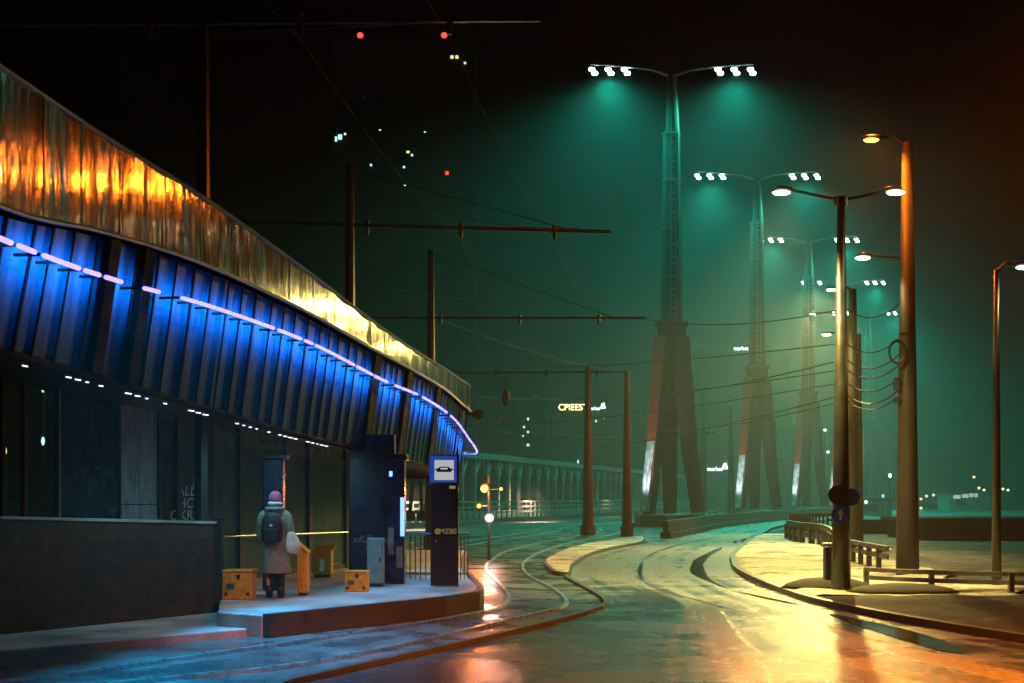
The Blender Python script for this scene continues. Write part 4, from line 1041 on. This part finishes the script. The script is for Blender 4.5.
# ------------------------------------------------------------------ truss bridge, background
t = thing('truss_bridge', 'long pale truss bridge with many upright ribs behind the stop', 'bridge', (-8, 80, 0))
A = Vector((-10.5, 78, 0)); B = Vector((27, 215, 0)); n = 44
pa = [A.lerp(B, k / n) for k in range(n + 1)]
ht_ = 4.9
dr = (B - A).normalized(); br = math.atan2(dr.y, dr.x)
mb = MB(); sweep(mb, [A, B], .5, ht_, ht_ + .45); mb.build('top_chord', 'truss', t)
mb = MB(); sweep(mb, [A, B], .5, .3, .9); mb.build('bottom_chord', 'truss', t)
for k, q in enumerate(pa):
    mb = MB(); mb.box((q.x, q.y, .9 + (ht_ - .9) / 2), (.35, .22, ht_ - .9), br)
    for s_ in (-1, 1): mb.tube([q + dr * s_ * 1.4 + Vector((0, 0, ht_)), q + Vector((0, 0, ht_ - 1.6))], .11, 5)
    mb.build('rib', 'truss', t)
pb = MB(); o_ = Vector((1.6, -.6, 0))
mb = MB()
for z in (.75, 1.15, 1.55): sweep(mb, [A + o_, B + o_], .08, z, z + .14)
mb.build('parapet_rail', 'truss', t)
for q in resample([A + o_, B + o_], 98): mb = MB(); mb.box((q.x, q.y, .95), (.16, .1, 1.2), br); mb.build('parapet_baluster', 'truss', t)
for k in (3, 12, 22, 34):
    q = pa[k] + Vector((2.6, -1., 0)); light('SPOT', 'parapet_fill_light', (q.x, q.y, 2.6), (4000 if k < 15 else 700), (1., .66, .42), .2, t, aim=(q.x - 1.2, q.y + .5, .4), cone=150, blend=.6)  # added spots with no lamp, put in to warm the parapet
# inclined stays seen through the gap by the ticket machine
for x0, x1, l_ in ((410, 417, 'leftmost slanting pale bridge stay seen beside the ticket machine'), (422, 418, 'middle slanting pale bridge stay seen beside the ticket machine'), (426, 431, 'slanting pale bridge stay nearest to the stop totem')):
    a = at(x0, 512, 70); b = at(x1, 440, 70); mb = MB(); mb.tube([a, b], .11, 6); mb.box(a - Vector((0, 0, .2)), (.5, .4, .5))
    tag(mb.build('bridge_stay', 'truss', None), l_, 'bridge stay')

# distant buildings with a few lit windows
def tower(x0, x1, ytop, Y, label, wins, reds=(), m='building', cat='building'):
    a = at(x0, ytop, Y); b = at(x1, ytop, Y); w_ = b.x - a.x; zt = a.z; t = thing('distant_building', label, cat, ((a.x + b.x) / 2, Y, 0))
    D = min(14, w_)
    mb = MB(); mb.box(((a.x + b.x) / 2, Y + D / 2, zt / 2 - .02), (w_, D, zt)); body = mb.build('wall', m, t)
    mb = MB(); mb.box(((a.x + b.x) / 2, Y + D / 2, zt + .25), (w_ + .4, D + .4, .5)).box(((a.x + b.x) / 2 + w_ * .15, Y + D / 2, zt + 1.2), (w_ * .3, D * .4, 1.9)); mb.build('roof', m, t)
    nf = max(2, int(zt / 3.2)); nc = max(3, int(w_ / 2.4)); mb = MB()
    for i in range(nf):
        for j in range(nc): mb.box((a.x + (j + .5) * w_ / nc, Y - .0, 1.8 + i * 3.2), (w_ / nc * .55, .08, 1.5))
    mb.build('unlit_window', 'black', t)['kind'] = 'stuff'
    for x, y, wpx, hpx, mm in wins:
        q = at(x, y, Y - .12); mb = MB(); mb.box(q, (wpx / F * Y, .08, hpx / F * Y)); mb.build('lit_window', mm, t)
    for x, y in reds:
        q = at(x, y, Y); mb = MB(); mb.tube([(q.x, Y + .3, zt), (q.x, Y + .3, q.z)], .08, 6); ms = mb.build('light_mast', 'steel_dark', t)
        mb = MB(); mb.lathe([(.05, -.35), (.3, -.2), (.36, 0), (.3, .2), (.05, .35)], (q.x, Y + .3, q.z + .3), 12); mb.build('warning_light', 'red_l', ms, smooth=True)
    return t
tower(332, 474, 44, 170, 'dark high rise with two red roof lights above the canopy', [(340, 137, 4, 5, 'win_c'), (336, 139, 2, 5, 'win_c'), (345, 134, 2, 2, 'win_c'), (452, 57, 3, 3, 'win_w'), (457, 57, 3, 3, 'win_w'), (465, 63, 2, 2, 'win_c'), (408, 152, 3, 2, 'win_w'), (412, 155, 2, 2, 'win_c'), (404, 167, 2, 2, 'win_c'), (405, 185, 2, 1.5, 'win_c'), (371, 165, 2, 2, 'win_c'), (353, 168, 1.5, 1.5, 'red_l'), (380, 130, 2, 1, 'win_c'), (425, 132, 2, 1, 'win_c'), (447, 173, 2.4, 3, 'red_l')], [(360, 37), (444, 37)])
t = tower(424, 478, 312, 240, 'dark office block topped by one small red light', [(425, 300 + 22, 2, 3, 'win_c'), (440, 330, 2, 2, 'win_c'), (470, 345, 2, 1.5, 'win_w')], [(443, 307)])
tower(515, 546, 405, 260, 'narrow dark block with a column of cold lit windows', [(528, 419, 2, 2.4, 'win_c'), (524, 427, 2, 2.2, 'win_c'), (528, 432, 2, 2.2, 'win_c'), (528, 445, 2.4, 2.4, 'win_c'), (523, 436, 1.6, 1.6, 'win_c')])
def roofsign(txt, x, y, Y, hpx, m, label, sxx=1., emblem=False, zroof=None):
    c = at(x, y, Y); t = thing('rooftop_sign', label, 'sign', c)
    text('letters', txt, c, hpx / F * Y * 1.35, m, t, .1, sx=sxx)
    mb = MB(); w_ = len(txt) * hpx / F * Y * .5
    for s_ in (-1, 0, 1): mb.box((c.x + s_ * w_ * .45, c.y + .3, c.z - .9 - hpx / F * Y * .5), (.15, .15, 3.))
    mb.box((c.x, c.y + .3, c.z - hpx / F * Y * .5), (w_, .12, .12)); mb.build('support', 'steel_dark', t)
    if emblem:
        e = c + Vector((w_ * .75, 0, hpx / F * Y * .5)); mb = MB(); u = hpx / F * Y * .35
        mb.box(e + Vector((0, 0, -.9 * u)), (3.6 * u, .2, 1.1 * u)).box(e + Vector((0, 0, .3 * u)), (3. * u, .2, 1. * u)).tube([e + Vector((-.6 * u, 0, 1. * u)), e + Vector((-.6 * u, 0, 2.2 * u))], .45 * u, 8).tube([e + Vector((.6 * u, 0, .9 * u)), e + Vector((.6 * u, 0, 2.6 * u))], .5 * u, 8); mb.build('emblem', m, t)
    return t
tower(552, 640, 418, 300, 'wide dark office block carrying the yellow and white roof signs', [(596, 421, 1.6, 2.4, 'win_c'), (604, 418, 1.4, 1.4, 'win_c'), (578, 462, 1.6, 4, 'win_c'), (604, 470, 1.8, 2, 'win_c')])
roofsign('CPIEEST', 573, 407.5, 299, 6.5, 'neon_y', 'yellow lit rooftop letters beginning with C P I', .95)
roofsign('market', 594, 408.5, 299, 4, 'neon_w', 'white lit rooftop sign right of the yellow letters', .8, True)
tower(700, 790, 352, 330, 'tall hazy block behind the second floodlight mast', [])
roofsign('market', 741, 348.5, 328, 4.2, 'neon_w', 'small white lit sign high beside the second mast', .9)
tower(690, 735, 474, 240, 'low hazy building between the first and second masts', [])
roofsign('market', 715, 469, 239, 4.4, 'neon_w', 'white lit sign with emblem low between two masts', .9, True)
# right side low buildings
def shed(x0, x1, ytop, ybot, Y, label, m='build2'):
    a = at(x0, ytop, Y); b = at(x1, ytop, Y); w_ = b.x - a.x; zt = a.z; t = thing('low_building', label, 'building', ((a.x + b.x) / 2, Y, 0))
    mb = MB(); mb.box(((a.x + b.x) / 2, Y + 3, zt / 2 - .03), (w_, 6, zt)); mb.build('wall', m, t)
    mb = MB(); mb.box(((a.x + b.x) / 2, Y + 3, zt + .05), (w_ + .5, 6.5, .16)); mb.build('roof', 'steel_dark', t)
    for k in range(int(w_ / 3)):
        mb = MB(); mb.box((a.x + 1.6 + k * 3, Y - .01, zt * .5), (1.5, .06, zt * .45)); mb.build('shutter', 'steel_dark', t)
    return t
shed(925, 1060, 521, 560, 60, 'long dark low building at the far right', 'building')
shed(858, 926, 522, 545, 72, 'dark low building seen between the lamp poles', 'building')
shed(856, 892, 500, 520, 150, 'small lit building under a blue light behind the poles')
shed(780, 1100, 519, 525, 230, 'far horizon line of low dark buildings', 'building')
# snow lot between
# far street lamps
def small_lamp(label, Y=230):
    t = thing('far_street_lamp', label, 'street lamp', (0, 0, 0), 'far small street lamps at the right')
    mb = MB(); mb.tube([(0, 0, -3.6), (0, 0, 0)], .07, 6); mb.build('pole', 'steel', t)
    mb = MB(); mb.lathe([(.05, -.25), (.22, -.12), (.26, 0), (.2, .15), (.05, .2)], (0, 0, 0), 10); mb.build('lens', 'amber', t); return t
fl = [(921, 499), (921, 508), (926.5, 496), (933.5, 495), (945, 495.5), (952.5, 496.5)]
M['amber_s'] = emit('small far amber', (1., .62, .32), 1.5)
sl0 = small_lamp('row of far amber street lamps low above the horizon at the right'); sl0.location = at(*fl[0], 225)
for o in sl0.children:
    if o.name.startswith('lens'): o.data.materials[0] = M['amber_s']
for x, y in fl[1:]: dup(sl0, at(x, y, 225), 'row of far amber street lamps low above the horizon at the right')
for x, y, Y, m_, l_ in ((883, 496, 148, 'screen', 'small blue light on the roof of the small building'), (866, 502, 148, 'neon_w', 'small white light on the left of the small building'), (890, 475.5, 120, 'neon_w', 'small pale lamp left of the thick pole'), (974, 477, 200, 'win_w', 'tallest far lamp beside the lit shop front'), (979, 488, 200, 'win_w', 'short far lamp right of the tallest one'), (984, 490, 200, 'win_w', 'short far lamp beside the slender pole'), (1003, 489, 200, 'win_w', 'far lamp just right of the slender pole'), (1008, 490, 200, 'win_w', 'rightmost far lamp on the horizon'), (825, 430, 200, 'neon_w', 'tiny high lamp right of the third mast'), (828, 452, 200, 'neon_w', 'thin upright lamp right of the third mast'), (5, 451, 60, 'win_w', 'white lamp seen through the shelter at the left edge'), (43, 441, 60, 'win_c', 'small teal light seen left of the poster case'), (43, 388, 60, 'win_c', 'faint small light high left of the poster case')):
    c = at(x, y, Y); t = thing('small_lamp', l_, 'lamp', c); mb = MB(); mb.lathe([(.02, -.2), (.16, -.1), (.2, 0), (.15, .12), (.02, .18)], c, 10, Y / 200 + .1, Y / 200 + .1); mb.build('lens', m_, t)
    mb = MB(); mb.tube([(c.x, c.y + .1, 0 if Y > 100 or True else 0), (c.x, c.y + .1, c.z)], .05, 6); mb.build('pole', 'steel_dark', t)
t = shed(950, 990, 492, 500, 205, 'far lit shop front with a white sign among small lamps')
c = at(966, 496, 203)
for dx, w_ in ((-1.3, 1.), (-.1, .9), (1.1, 1.2)):
    mb = MB(); mb.box(c + Vector((dx, 0, .1 * dx)), (w_, .1, .55)); mb.build('shop_sign', 'signlit', t)

# ------------------------------------------------------------------ haze
hz = MB(); hz.box((100, 430, 40.5), (1700, 1000, 85)); ho = hz.build('haze', 'white'); ho['kind'] = 'stuff'
hm = bpy.data.materials.new('haze'); hm.use_nodes = True; nt = hm.node_tree; nt.nodes.clear()
out = nt.nodes.new('ShaderNodeOutputMaterial'); pv_ = nt.nodes.new('ShaderNodeVolumePrincipled')
pv_.inputs['Density'].default_value = .0013; pv_.inputs['Color'].default_value = (.85, .92, .92, 1); pv_.inputs['Anisotropy'].default_value = .4
nt.links.new(pv_.outputs[0], out.inputs['Volume']); ho.data.materials.clear(); ho.data.materials.append(hm)
